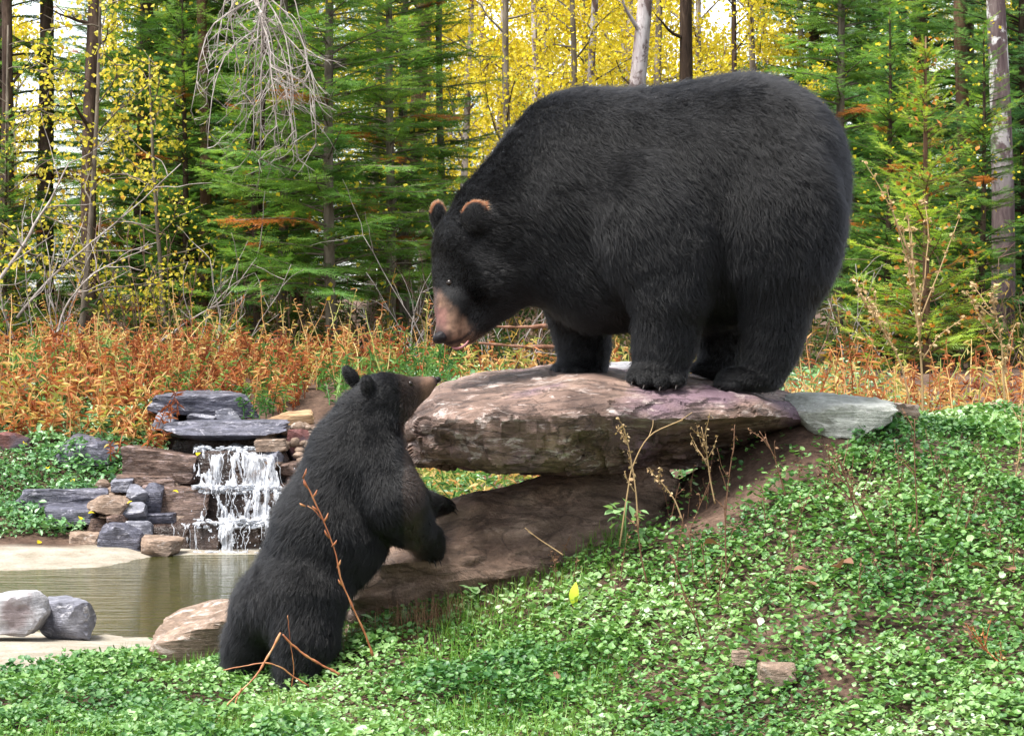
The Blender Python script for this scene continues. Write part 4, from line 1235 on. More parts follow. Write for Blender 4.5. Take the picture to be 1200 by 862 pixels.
def slope_zone(px):
    for lim, w_ in ((760, 'beside the propping boulder'), (870, 'below the slab\'s right overhang'), (960, 'below the lichen stone'), (1060, 'below the thin layered stone')):
        if px < lim:
            return w_
    return 'below the mossy half buried stone'
for k in range(52):
    px, py = g.uniform(640, 1190), g.uniform(560, 730)
    Y = 6.9
    for _ in range(30):      # walk out to the slope
        w_ = W(px, py, Y)
        if w_[2] < tz(w_[0], w_[1]): break
        Y += .06
    dx = g.normal(0, 14)
    dry_weed('thin leafless brown stalk ' + ('high' if py < 650 else 'low') + ' on the slope ' + slope_zone(px), [(px, py + 4), (px + dx * .3, py - 25), (px + dx, py - g.uniform(45, 80))], Y, 60 + k, DRYB, 12, 3, w=.0022, group='thin stalks on the green slope')

# red twig in front of the cub and the snapped stem by its feet
t = NT('red_twig')
n1 = t.noise(t.coord('Object', (1, 1, .4)), 22, 6, .65)
t.set(t.ramp(n1, [(0.32, (0.16, 0.04, 0.02)), (0.48, (0.33, 0.11, 0.04)), (0.6, (0.42, 0.20, 0.08)), (0.72, (0.50, 0.36, 0.24))]), 0.5, t.bump(n1, .4, .002))
REDT = t.m
def twig(label, name, strands, Y, loc, m=REDT, buds=()):
    o = thing(name, label, 'twig', W(*loc, Y))
    for pts, w, dy in strands:
        pp = np.array([W(a, b, Y + d) for (a, b), d in zip(pts, np.linspace(dy[0], dy[1], len(pts)))])
        mb = MB(); lp = spline(pp, 30) + np.cumsum(g.normal(0, .0006, (30, 3)), 0); mb.tube(lp - np.array(o.location), .85 * np.linspace(w[0], w[1], 30) * (1 + .22 * np.clip(g.normal(size=30), -1, 2)), 6)
        st = mb.build('stem', m, o, smooth=True)
    for a, b, d, dx, dy_ in buds:
        q = W(a, b, Y + d)
        mb = MB(); mb.tube(np.array([q, W(a + dx, b + dy_, Y + d - .005), W(a + 1.4 * dx, b + 1.9 * dy_, Y + d - .008)]) - np.array(o.location), [.0028, .0038, .0008], 5)
        mb.build('bud', m, st, smooth=True)
    return o
twig('tall red budded twig standing in front of the cub', 'red_twig', [([(437, 768), (428, 745), (415, 715), (400, 680), (390, 640), (374, 600), (355, 560)], (.0048, .0025), (0, -.06)), ([(378, 608), (368, 598), (358, 593)], (.0026, .0015), (-.04, -.05))], 7.22, (437, 768),
     buds=[(355, 560, -.06, 3, -6), (361, 572, -.055, -4, -5), (366, 583, -.05, 4, -5), (373, 598, -.05, -5, -3), (379, 612, -.045, 4, -6), (386, 630, -.04, -4, -5), (389, 640, -.04, 4, -4), (358, 593, -.05, -5, -2), (395, 665, -.03, 3, -5), (402, 686, -.02, -4, -4)])
twig('snapped orange stem with pale dry end by the cub\'s feet', 'snapped_twig', [([(397, 790), (370, 775), (348, 758), (330, 741)], (.0052, .004), (0, -.05)), ([(329, 741), (315, 765), (300, 790), (280, 810), (262, 830), (250, 848)], (.0042, .002), (-.05, -.15)),
     ([(362, 803), (345, 793), (330, 783), (312, 777), (285, 781), (262, 785)], (.0035, .002), (-.02, -.08)), ([(283, 806), (277, 825), (272, 850)], (.003, .002), (-.12, -.15)), ([(342, 805), (345, 780), (340, 745), (337, 720)], (.002, .0012), (0, -.03))], 7.12, (397, 790))
# curled brown leaf hanging at the lower end
def leaf_thing(label, px, py, Y, size, m, rot, name='fallen_leaf', group=None, wid=.38):
    c = W(px, py, Y)
    s = np.linspace(0, 1, 7)
    wv = np.sin(s * np.pi * .95 + .08) * wid
    v = np.concatenate([np.stack([s, wv * k, .10 * np.sin(s * 3) + .16 * abs(k) * wv * 2], -1) for k in (-1, 0, 1)])
    q = [(i, i + 1, 7 + i + 1, 7 + i) for i in range(6)] + [(7 + i, 8 + i, 15 + i, 14 + i) for i in range(6)]
    mb = MB(); mb.add(v * size, np.array(q), .5)
    o = mb.build(name, m, smooth=True, loc=c)
    o.rotation_euler = rot
    return tag(o, label, 'leaf', group)
DEAD = mat_leaf('dead_leaf', [(0, (0.14, 0.065, 0.04)), (.5, (0.20, 0.10, 0.06)), (1, (.4, .22, .15))], .6, .3, .2)
YG = mat_leaf('yellow_green_leaf', [(0, (.35, .42, .04)), (.5, (.50, .60, .05)), (1, (.6, .7, .1))], .45, .3, .4)
def ground_hit(px, py, Y=6.0):
    for _ in range(300):
        w_ = W(px, py, Y)
        if w_[2] < tz(w_[0], w_[1]) + .03: break
        Y += .02
    return Y
rock('pale tan stone lying among green ground cover', 888, 932, 774, 806, ground_hit(910, 792) - .02, TAN, 16, 0.06, 0.1)
rock('flat grey stone in ground cover beside the pale tan stone', 856, 884, 761, 780, ground_hit(870, 770) - .02, TAN, 13, 0.05, 0.4)
leaf_thing('curled dark brown leaf hanging below the snapped stem', 272, 842, 6.95, .07, DEAD, (.5, 1.4, .2))
leaf_thing('single upright yellow green leaf on the slope below the boulder', 673, 712, ground_hit(673, 705) - .05, .085, YG, (0, -1.35, 1.2), wid=.2)
for k, (px, py) in enumerate([(1084, 766), (985, 665), (1137, 662), (930, 668), (820, 688), (960, 690), (1050, 640), (1000, 660), (376, 745), (845, 640), (640, 600 + 190), (1188, 670), (300, 842), (1140, 738)]):
    leaf_thing('curled reddish brown dead leaf lying in the ground cover', px, py, ground_hit(px, py) - .03, g.uniform(.045, .075), DEAD, (g.normal(0, .3), g.normal(-.1, .2), g.uniform(0, 6.28)), group='dead leaves in the ground cover')
# fallen yellow leaves on bank and waterfall stones
for k, (px, py, Y) in enumerate([(231, 534, 13.80), (209, 577, 13.58), (56, 549, 14.0), (84, 562, 13.9), (155, 587, 13.45), (111, 601, 13.35), (30, 520, 14.2), (48, 634, 13.2), (16, 652, 13.0), (93, 605, 13.35)]):
    leaf_thing('small yellow leaf fallen by the waterfall', px, py, Y, .04, YELLOW, (g.normal(.5, .3), g.normal(0, .3), g.uniform(0, 6.28)), group='yellow leaves by the waterfall')

# leafy plant at the foot of the slab, its leaves one by one
base = W(733, 622, 7.72)
o = thing('leafy_weed', 'pale green leafy plant growing against the propping boulder', 'plant', base)
PLEAF = mat_leaf('pale_leaf', [(0, (.12, .26, .09)), (.5, (.22, .38, .15)), (1, (.34, .48, .24))], .45, .4, .3)
mb = MB(); mb.tube(np.array([(0, 0, -.05), (0, 0, .05), (.005, -.01, .10)]), [.003, .003, .002], 5, .2); mb.build('stem', PLEAF, o, smooth=True)
lm = None
for k in range(26):
    if lm is None:
        b_ = MB(); b_.add(OVAL[0], OVAL[1], .6); lm = b_.mesh('leaf', PLEAF, True)
    a = g.uniform(0, 6.283); hz = g.uniform(.02, .11); r = g.uniform(.01, .055)
    l_ = link('leaf', lm, o, (math.cos(a) * r, math.sin(a) * r * .7, hz))
    sc = g.uniform(.03, .05)
    l_.scale = (sc, sc * 1.3, sc)
    l_.rotation_euler = (g.normal(0, .3), g.normal(.1, .4), a)
for k, (px, py, n) in enumerate([(530, 682, 14), (545, 688, 10), (440, 738, 12), (560, 700, 10)]):
    Y = ground_hit(px, py + 10)
    base = W(px, py, Y)
    o = thing('leafy_weed', 'pointed leaf seedling at the foot of the propping boulder', 'plant', base, 'seedlings at the boulder foot')
    for j in range(n):
        a = g.uniform(0, 6.283); r = g.uniform(.005, .03)
        l_ = link('leaf', lm, o, (math.cos(a) * r, math.sin(a) * r * .7, g.uniform(-.01, .04)))
        sc = g.uniform(.03, .05)
        l_.scale = (sc, sc, sc)
        l_.rotation_euler = (g.normal(0, .3), g.normal(-.2, .3), a)

# dry brown grass between cub and boulder
n = 900
x, y = g.normal(-.36, .13, n), g.normal(7.72, .06, n)
p = np.stack([x, y, terrain(x, y)], -1)
M = np.einsum('nij,njk->nik', rotz(g.uniform(0, 6.283, n)), roty(g.normal(.3, .5, n)))
M = M * np.stack([g.uniform(.05, .14, n), np.full(n, .002), g.uniform(.04, .15, n)], -1)[:, None, :]
mb = MB(); mb.inst(BL[0], BL[1], M, p, np.clip(g.normal(.5, .25, n), 0, 1))
tag(mb.build('dry_grass', DRYB), 'dry brown grass tuft between the cub and the boulder', 'grass', kind='stuff')
# ------------------------------------------------------------------ bears
def sd_ell(p, c, r, rot):
    q = p - c
    if rot:
        a = R(rot)
        x = q[..., 0] * math.cos(a) + q[..., 2] * math.sin(a)
        z = -q[..., 0] * math.sin(a) + q[..., 2] * math.cos(a)
        q = np.stack([x, q[..., 1], z], -1)
    k0 = np.linalg.norm(q / r, axis=-1)
    k1 = np.linalg.norm(q / (r * r), axis=-1)
    return k0 * (k0 - 1) / np.maximum(k1, 1e-6)
def sd_cone(p, a, ra, b, rb):
    ba = b - a
    h = np.clip(((p - a) @ ba) / (ba @ ba), 0, 1)
    return np.linalg.norm(p - a - h[..., None] * ba, axis=-1) - (ra + (rb - ra) * h)
def sd_prim(p, pr):
    return sd_ell(p, *pr['g']) if pr['t'] == 'E' else sd_cone(p, *pr['g'])

def field(p, prims):
    d = None
    for pr in prims:
        e = sd_prim(p, pr)
        if d is None:
            d = e
        else:
            k = pr['k']
            h = np.maximum(k - np.abs(d - e), 0) / k
            d = np.minimum(d, e) - h * h * k * 0.25
    return d

def surface_nets(prims, vox, pad=0.05):
    lo, hi = np.full(3, 9e9), np.full(3, -9e9)
    for pr in prims:
        if pr['t'] == 'E':
            c, r = pr['g'][0], np.full(3, pr['g'][1].max())
            lo, hi = np.minimum(lo, c - r), np.maximum(hi, c + r)
        else:
            for c, r in ((pr['g'][0], pr['g'][1]), (pr['g'][2], pr['g'][3])):
                lo, hi = np.minimum(lo, c - r), np.maximum(hi, c + r)
    lo, hi = lo - pad, hi + pad
    n = np.ceil((hi - lo) / vox).astype(int) + 1
    ax = [lo[a] + np.arange(n[a]) * vox for a in range(3)]
    F = np.empty(tuple(n), np.float64)
    Yg, Zg = np.meshgrid(ax[1], ax[2], indexing='ij')
    for s in range(0, n[0], 16):
        xx = ax[0][s:s + 16]
        p = np.empty((len(xx), n[1], n[2], 3))
        p[..., 0] = xx[:, None, None]
        p[..., 1] = Yg
        p[..., 2] = Zg
        F[s:s + 16] = field(p, prims)
    S = F < 0
    cs = [slice(0, -1), slice(1, None)]
    cnt = sum(S[cs[a], cs[b], cs[c]].astype(np.int8) for a in (0, 1) for b in (0, 1) for c in (0, 1))
    act = (cnt > 0) & (cnt < 8)
    idx = np.full(act.shape, -1, np.int64)
    I = np.argwhere(act)
    idx[act] = np.arange(len(I))
    acc, num = np.zeros((len(I), 3)), np.zeros(len(I))
    corners = [(a, b, c) for a in (0, 1) for b in (0, 1) for c in (0, 1)]
    for c0 in corners:
        for d in range(3):
            if c0[d] == 1:
                continue
            c1 = list(c0); c1[d] = 1
            f0 = F[I[:, 0] + c0[0], I[:, 1] + c0[1], I[:, 2] + c0[2]]
            f1 = F[I[:, 0] + c1[0], I[:, 1] + c1[1], I[:, 2] + c1[2]]
            m = (f0 < 0) != (f1 < 0)
            t = np.where(m, f0 / np.where(m, f0 - f1, 1), 0)
            pt = np.tile(np.array(c0, float), (len(I), 1))
            pt[:, d] += t
            acc += pt * m[:, None]
            num += m
    V = lo + (I + acc / num[:, None]) * vox
    Q = []
    for d in range(3):
        sl0 = [slice(None)] * 3; sl1 = [slice(None)] * 3
        sl0[d], sl1[d] = slice(0, -1), slice(1, None)
        A, B = S[tuple(sl0)], S[tuple(sl1)]
        E = np.argwhere(A != B)
        e1, e2 = [a for a in range(3) if a != d]
        ok = (E[:, e1] > 0) & (E[:, e2] > 0) & (E[:, e1] < n[e1] - 1) & (E[:, e2] < n[e2] - 1)
        E = E[ok]
        def cell(o1, o2):
            J = E.copy(); J[:, e1] -= o1; J[:, e2] -= o2
            return idx[J[:, 0], J[:, 1], J[:, 2]]
        q = np.stack([cell(1, 1), cell(0, 1), cell(0, 0), cell(1, 0)], -1)
        flip = A[E[:, 0], E[:, 1], E[:, 2]]
        if d == 1:
            flip = ~flip
        q[~flip] = q[~flip][:, ::-1]
        Q.append(q)
    return V, np.concatenate(Q)

def normals_of(p, prims, e=0.003):
    g = np.zeros_like(p)
    for a in range(3):
        o = np.zeros(3); o[a] = e
        g[:, a] = field(p + o, prims) - field(p - o, prims)
    return norm(g)

t = NT('bear_skin')
c = t.attr('col').outputs['Color']
n1 = t.noise(t.coord('Object'), 60, 5, 0.6)
t.set(t.mix(0.5, c, t.ramp(n1, [(0.3, (0.25, 0.25, 0.25)), (0.7, (0.75, 0.75, 0.75))]), 'OVERLAY'), 0.75, t.bump(n1, 0.4, 0.004), 0.25)
SKIN = t.m
t = NT('bear_fur')
hb = t.n('BsdfHairPrincipled')
hb.model = 'CHIANG'
hb.parametrization = 'COLOR'
t.l(t.attr('col').outputs['Color'], hb.inputs['Color'])
hb.inputs['Roughness'].default_value = 0.30
hb.inputs['IOR'].default_value = 1.38
hb.inputs['Radial Roughness'].default_value = 0.45
hb.inputs['Coat'].default_value = 0.0
hb.inputs['Random Roughness'].default_value = 0.3
t.l(hb.outputs[0], t.out.inputs[0])
FUR = t.m
t = NT('nose_leather')
t.set((0.010, 0.008, 0.009), 0.55, t.bump(t.noise(t.coord('Object'), 180, 2), 0.4, 0.002), 0.2)
NOSE = t.m
t = NT('wet_eye')
t.set((0.012, 0.007, 0.004), 0.22, None, 0.4)
EYE = t.m
t = NT('claw_horn')
t.set((0.016, 0.012, 0.010), 0.5, None, 0.3)
CLAW = t.m
t = NT('pink_lip')
t.set((0.28, 0.10, 0.10), 0.4, t.bump(t.noise(t.coord('Object'), 120, 3), 0.3, 0.003), 0.5)
LIP = t.m

class Beast:
    def __init__(s, Y0):
        s.Y0, s.prims = Y0, []
    def w(s, p):
        return W(p[0], p[1], s.Y0 + p[2])
    def E(s, c, a, b, dep, rot=0, k=0.06, fl=(1, 0.5), ln=0.04, col='b'):
        sc = (s.Y0 + c[2]) / FPX
        s.prims.append(dict(t='E', g=(s.w(c), np.array((a * sc, dep, b * sc)), rot), k=k, fl=fl, ln=ln, col=col))
    def C(s, a, ra, b, rb, k=0.06, fl=(0, 1), ln=0.035, col='b'):
        s.prims.append(dict(t='C', g=(s.w(a), ra * (s.Y0 + a[2]) / FPX, s.w(b), rb * (s.Y0 + b[2]) / FPX), k=k, fl=fl, ln=ln, col=col))
    def chain(s, pts, **kw):
        for (a, ra), (b, rb) in zip(pts[:-1], pts[1:]):
            s.C(a, ra, b, rb, **kw)

COLS = {'b': (0.0025, 0.0025, 0.0028), 'tan': (0.20, 0.115, 0.075), 'pink': (0.30, 0.13, 0.11), 'rust': (0.20, 0.075, 0.03), 'dk': (0.008, 0.008, 0.009), 'grey': (0.05, 0.05, 0.053)}

def grow(beast, root, vox, nhair, seed, colfn=None, frad=0.00055):
    prims = beast.prims
    g = np.random.default_rng(seed)
    V, Q = surface_nets(prims, vox)
    N = normals_of(V, prims)
    V = V - N * np.clip(field(V, prims), -vox, vox)[:, None]
    def shade(p):
        w = np.stack([np.exp(-np.clip(np.abs(sd_prim(p, pr)), 0, 1) / 0.012) * (3.0 if pr['col'] != 'b' else 1.0) + 1e-9 for pr in prims], -1)
        w /= w.sum(-1, keepdims=True)
        return w
    w = shade(V)
    cc = np.array([COLS[pr['col']] for pr in prims])
    colv = w @ cc
    if colfn:
        colv = colfn(V, colv)
    org = np.array(root.location)
    mb = MB()
    mb.add(V - org, Q)
    body = mb.build('body', SKIN, root, smooth=True)
    ca = body.data.attributes.new('col', 'FLOAT_COLOR', 'POINT')
    ca.data.foreach_set('color', np.hstack([colv * 0.75, np.ones((len(V), 1))]).astype(np.float32).ravel())
    # ---- fur roots, even over the skin
    tri = np.vstack([Q[:, [0, 1, 2]], Q[:, [0, 2, 3]]])
    ar = np.linalg.norm(np.cross(V[tri[:, 1]] - V[tri[:, 0]], V[tri[:, 2]] - V[tri[:, 0]]), axis=1)
    cen = V[tri].mean(1)
    pick = g.choice(len(tri), nhair, p=ar / ar.sum())
    u, v = g.random(nhair), g.random(nhair)
    m = u + v > 1
    u[m], v[m] = 1 - u[m], 1 - v[m]
    T = V[tri[pick]]
    root_p = T[:, 0] + (T[:, 1] - T[:, 0]) * u[:, None] + (T[:, 2] - T[:, 0]) * v[:, None]
    nn = normals_of(root_p, prims)
    w = np.empty((nhair, len(prims)))
    wl = np.empty((nhair, len(prims)))
    for j, pr in enumerate(prims):
        dd = np.abs(sd_prim(root_p, pr))
        wl[:, j] = np.exp(-dd / 0.012) + 1e-9
        w[:, j] = np.exp(-dd / 0.05) + 1e-9
    wc = wl * np.array([3.0 if pr['col'] != 'b' else 1.0 for pr in prims])
    w /= w.sum(1, keepdims=True); wl /= wl.sum(1, keepdims=True); wc /= wc.sum(1, keepdims=True)
    fl = np.array([(pr['fl'][0], (pr['fl'][2] if len(pr['fl']) > 2 else 0), -pr['fl'][1]) for pr in prims])
    flow = w @ norm(fl)
    ln = wl @ np.array([pr['ln'] for pr in prims])
    col = wc @ cc
    if colfn:
        col = colfn(root_p, col)
    # wandering of the coat: broad whorls, clumps, single hairs
    def vec(sc, off):
        return np.stack([fbm(root_p * sc + off + 31 * a, 2) for a in range(3)], -1)
    flow = flow + 0.50 * vec(5, 3) + 0.28 * vec(24, 9) + 0.26 * vec(95, 50) + 0.14 * g.normal(size=(nhair, 3))
    flow = flow - nn * (flow * nn).sum(1, keepdims=True)
    flow = norm(flow)
    lift = 0.31 + 0.10 * fbm(root_p * 14, 2) + 0.16 * fbm(root_p * 4.5 + 60, 2) + 0.10 * g.random(nhair)
    ln = ln * 0.85 * (0.75 + 0.4 * g.random(nhair)) * (1 + 0.22 * fbm(root_p * 22 + 5, 2))
    stray = g.random(nhair) < 0.09
    ln = np.where(stray, ln * 1.35, ln)
    lift = np.where(stray, lift + 0.35, lift)
    d0 = norm(flow + nn * np.clip(lift * 1.9, 0.2, 2)[:, None] + 0.14 * g.normal(size=(nhair, 3)))
    d1 = norm(flow + nn * np.clip(lift * 0.45, 0.04, 1)[:, None] + 0.15 * g.normal(size=(nhair, 3)) + np.array((0, 0, -0.10)))
    K = 5
    tt = np.linspace(0, 1, K)
    pts = np.empty((nhair, K, 3))
    p = root_p - nn * 0.002
    pts[:, 0] = p
    for k in range(1, K):
        f = (tt[k] + tt[k - 1]) / 2
        dd = norm(d0 * (1 - f) + d1 * f)
        p = p + dd * (ln / (K - 1))[:, None]
        pts[:, k] = p
    hc = bpy.data.hair_curves.new('fur')
    hc.add_curves([K] * nhair)
    hc.attributes['position'].data.foreach_set('vector', (pts - org).astype(np.float32).ravel())
    ra = hc.attributes.get('radius') or hc.attributes.new('radius', 'FLOAT', 'POINT')
    rr = np.array([1.0, 0.95, 0.8, 0.55, 0.12])
    ra.data.foreach_set('value', (frad * (0.8 + 0.4 * g.random((nhair, 1))) * rr[None]).astype(np.float32).ravel())
    ca = hc.attributes.new('col', 'FLOAT_COLOR', 'CURVE')
    col = col * (0.7 + 0.6 * g.random((nhair, 1)))
    ca.data.foreach_set('color', np.hstack([np.clip(col, 0, 1), np.ones((nhair, 1))]).astype(np.float32).ravel())
    hc.materials.append(FUR)
    fur = link('fur', hc, root)
    return body, fur

def blob(name, c, half, m, root, rotm=None, seed=1, rough=0.08):
    v, f = _sp[4] if max(half) > 0.02 else _sp[3]
    v = v * (1 + rough * fbm(v * 2 + seed, 2))[:, None] * np.array(half)
    if rotm is not None:
        v = v @ rotm.T
    mb = MB(); mb.add(v + np.array(c) - np.array(root.location), f)
    return mb.build(name, m, root, smooth=True)
def claws(b, root, pts, d, L=0.022, r=0.005):
    for p in pts:
        a = b.w(p)
        dv = norm(np.array(d, float))
        path = np.array([a, a + dv * L * 0.5 + np.array((0, 0, -L * 0.1)), a + dv * L * 0.9 + np.array((0, 0, -L * 0.45))])
        mb = MB(); mb.tube(spline(path, 6) - np.array(root.location), np.linspace(r, r * 0.15, 6), 6)
        mb.build('claw', CLAW, root, smooth=True)

# ---------------- the adult, broadside on the slab, head lowered to the left
A = Beast(8.30)
A.E((873, 206, 0), 120, 116, .345, fl=(.8, .7), ln=.042)
A.E((885, 275, 0), 98, 98, .33, fl=(.5, 1), ln=.045, k=.10)
A.E((772, 232, 0), 140, 126, .318, fl=(1, .55), ln=.04, k=.12)
A.E((690, 226, 0), 98, 109, .295, fl=(1, .7), ln=.04, k=.12)
A.E((790, 312, 0), 112, 78, .285, fl=(.8, .7), ln=.045, k=.10)
A.E((703, 312, 0), 72, 74, .24, fl=(.6, 1), ln=.04, k=.08)
A.C((672, 192, 0), 76, (592, 260, -.01), 62, fl=(.8, .75), ln=.036, k=.10)
A.C((662, 292, 0), 58, (602, 312, -.02), 46, fl=(.7, .9), ln=.036, k=.08)
A.E((551, 291, -.03), 44, 46, .145, rot=0, fl=(.7, -.8), ln=.020, k=.05)
A.E((568, 325, -.04), 46, 44, .155, fl=(.9, -.1), ln=.026, k=.05)
A.C((531, 322, -.07), 24, (530, 362, -.12), 20, fl=(.35, -1), ln=.012, k=.04)
A.C((531, 358, -.13), 20.5, (526, 389, -.165), 15, fl=(.35, -1), ln=.006, k=.02, col='tan')
A.C((576, 350, -.05), 30, (548, 391, -.13), 12, fl=(.9, -.5), ln=.018, k=.04)
A.C((541, 384, -.14), 11, (532, 401, -.165), 7, fl=(.7, -.6), ln=.004, k=.012, col='tan')
# ears
A.E((557, 254, -.185), 18, 20, .020, rot=-12, fl=(.2, -1), ln=.010, k=.015)
A.E((514, 255, .095), 10, 20, .030, rot=8, fl=(-.1, -1), ln=.014, k=.02)
EARS = A.prims[-2:]
# near fore leg
A.E((768, 272, -.275), 68, 92, .125, rot=16, fl=(.7, .8), ln=.045, k=.055)
A.chain([((784, 315, -.255), 40), ((785, 350, -.265), 36), ((779, 400, -.245), 31), ((773, 428, -.25), 28)], fl=(.15, 1), ln=.034, k=.07)
A.E((769, 438, -.275), 33, 14, .095, fl=(-.5, .6), ln=.022, k=.03)
for q in ((744, 442, -.31), (757, 446, -.355), (775, 447.5, -.37), (793, 446, -.355)):
    A.E(q, 10.5, 8.5, .035, fl=(-.3, .7, -.6), ln=.014, k=.012)
# far fore leg
A.chain([((668, 330, .15), 44), ((680, 375, .19), 31), ((684, 405, .20), 27), ((684, 424, .20), 25)], fl=(.1, 1), ln=.03, k=.05)
A.E((678, 430, .18), 29, 9, .085, fl=(-.5, .6), ln=.018, k=.03)
for q in ((655, 433, .20), (659, 434, .15), (668, 435, .11), (680, 435, .10)):
    A.E(q, 9, 6, .03, fl=(-.6, .6), ln=.012, k=.012)
# near hind leg
A.E((912, 258, -.245), 76, 104, .15, fl=(.3, 1), ln=.045, k=.03)
A.chain([((916, 325, -.18), 50), ((910, 370, -.20), 31), ((904, 405, -.19), 24), ((899, 428, -.19), 23)], fl=(.1, 1), ln=.036, k=.08)
A.E((878, 444, -.205), 37, 13, .075, rot=-4, fl=(-.8, .5), ln=.022, k=.03)
for q in ((846, 449, -.17), (846, 451, -.215), (850, 452, -.255), (860, 453, -.275)):
    A.E(q, 9, 7, .028, fl=(-.8, .5), ln=.012, k=.012)
# far hind leg
A.chain([((855, 320, .17), 50), ((848, 375, .19), 30), ((846, 405, .20), 24), ((844, 424, .20), 22)], fl=(.1, 1), ln=.036, k=.05)
A.E((832, 431, .18), 27, 8.5, .075, fl=(-.8, .5), ln=.016, k=.03)
# stub of a tail
A.C((975, 228, 0), 9, (982, 246, 0), 6, fl=(.3, 1), ln=.04, k=.03)

adult = thing('bear', 'huge adult black bear standing on the stone slab, head lowered', 'bear', W(800, 455, 8.3))
ear_n, ear_f = A.w((557, 254, -.185)), A.w((514, 255, .095))
def adult_cols(p, c):
    px, py = P(p)
    c = c.copy()
    # rusty rims of the ears
    for e, rr, aa, epr in ((ear_n, .0595, .053, EARS[0]), (ear_f, .061, .031, EARS[1])):
        q = p - e
        dist = np.sqrt((q[:, 0] / aa) ** 2 + (q[:, 2] / rr) ** 2)
        k = sstep(0.80, 0.92, dist) * (dist < 1.35) * (np.abs(sd_prim(p, epr)) < .007) * sstep(0.010, 0.022, q[:, 2]) * (q[:, 0] < .045)
        c = c * (1 - k[:, None]) + np.array(COLS['rust']) * k[:, None]
    # pinkish bridge, dark lip line and dark nose surround of the muzzle
    mz = A.w((531, 372, -.15))
    q = p - mz
    near = np.linalg.norm(q, axis=1) < 0.24
    nose = np.linalg.norm(p - A.w((517, 395, -.18)), axis=1)
    dk = sstep(9, -9, (py - 342) - (px - 508) * .93 + 7 * fbm(p * 40, 3)) * near
    c = c * (1 - dk[:, None]) + np.array(COLS['b']) * dk[:, None]
    k = 0.85 * sstep(0.062, 0.026, nose) * near
    c = c * (1 - k[:, None]) + np.array((0.03, 0.02, 0.02)) * k[:, None]
    tanm = (c[:, 0] > .03) & near
    c = np.where(tanm[:, None], c * (0.62 + 0.75 * np.clip(.5 + .8 * fbm(p * 55 + 4, 3), 0, 1))[:, None], c)
    # dark line of the mouth and grey bridge of the muzzle
    ml = np.interp(px, [515, 528, 540, 550, 557], [404, 402, 398, 391, 383])
    mk = .9 * sstep(3.2, 1.2, np.abs(py - ml)) * near * (px > 514) * (px < 559) * (p[:, 1] < A.Y0 - .05)
    c = c * (1 - mk[:, None]) + np.array((0.010, 0.006, 0.006)) * mk[:, None]
    br = .65 * sstep(516, 509, px + 3 * fbm(p * 45, 2)) * near * (py > 338)
    c = c * (1 - br[:, None]) + np.array((0.075, 0.05, 0.05)) * br[:, None]
    pk = sstep(-0.012, -0.03, q[:, 0]) * near * (1 - k) * sstep(0.045, 0.02, q[:, 2])
    c = c * (1 - 0.6 * pk[:, None]) + np.array((0.20, 0.085, 0.08)) * 0.6 * pk[:, None]
    return c
bodyA, furA = grow(A, adult, 0.0105, 380000, 3, adult_cols, 0.00046)
nz = A.w((516, 395, -.19))
blob('nose', nz, (0.029, 0.028, 0.021), NOSE, adult, roty(np.array(R(-30))), 3)
for e in ((-0.008, -0.022, 0.002), (-0.018, 0.006, 0.0)):
    pass
mb = MB()
lp = spline([A.w((549, 399, -.175)), A.w((545, 404, -.183)), A.w((539, 407.5, -.186)), A.w((533, 408, -.18)), A.w((529, 406, -.17))], 16)
mb.tube(lp - np.array(adult.location), 0.005 * np.sin(np.linspace(0.35, np.pi - 0.35, 16)) ** 0.7, 8)
tag(mb.build('lip', LIP, adult, smooth=True), 'moist pink lower lip')
bva = BVHTree.FromPolygons([(Vector(v.co) + Vector(adult.location)) for v in bodyA.data.vertices], [tuple(p.vertices) for p in bodyA.data.polygons])
def on_skin(bvh, px, py, sink=0.0):
    o = Vector((0, 0, CAM_Z)); t_ = Vector(W(px, py, 10.0))
    h = bvh.ray_cast(o, (t_ - o).normalized())
    return np.array(h[0]) + np.array(h[1]) * -sink
blob('eye', on_skin(bva, 526, 331, 0.007), (0.013, 0.013, 0.013), EYE, adult)
blob('eye', A.w((514, 329, .045)), (0.012, 0.012, 0.012), EYE, adult)
claws(A, adult, [(741, 448, -.345), (755, 452, -.39), (774, 454, -.40), (793, 452, -.385)], (-.35, -1, -.25))
claws(A, adult, [(839, 452, -.19), (839, 455, -.23), (844, 456, -.275)], (-1, -.35, -.2))
claws(A, adult, [(648, 435, .19), (651, 437, .13)], (-1, -.3, -.2))

# ---------------- the cub, upright against the boulder, looking up to the right
B = Beast(7.66)
def rock_d(px, py):
    o_ = Vector((0, 0, CAM_Z)); h = boulder_bvh.ray_cast(o_, (Vector(W(px, py, 10.0)) - o_).normalized())
    return (h[0].y - B.Y0) if h[0] is not None else .1
pn = float(np.clip(rock_d(507, 646) - .030, -.08, .22))       # paws rest on the rock face
pf = float(np.clip(rock_d(524, 598) - .010, .10, .40))
B.chain([((340, 700, 0), 49), ((388, 617, 0), 57), ((418, 532, 0), 45), ((434, 490, 0), 34)], fl=(-.45, 1), ln=.036, k=.10)
B.E((392, 625, 0), 56, 66, .155, rot=-25, fl=(-.3, 1), ln=.038, k=.06)
B.E((345, 700, 0), 50, 52, .15, fl=(-.3, 1), ln=.038, k=.06)
B.C((434, 490, 0), 34, (448, 470, 0), 27, fl=(-.7, .8), ln=.028, k=.05)
B.E((455, 464, .0), 28, 25, .080, fl=(-.9, .2), ln=.018, k=.04)
B.E((465, 472, .01), 21, 20, .066, fl=(-.9, .4), ln=.018, k=.03)
B.C((475, 457, .015), 16, (490, 453, .035), 11.5, fl=(-1, 0), ln=.009, k=.03)
B.C((490, 453, .035), 11.5, (506, 447.5, .05), 7.0, fl=(-1, 0), ln=.004, k=.012, col='tan')
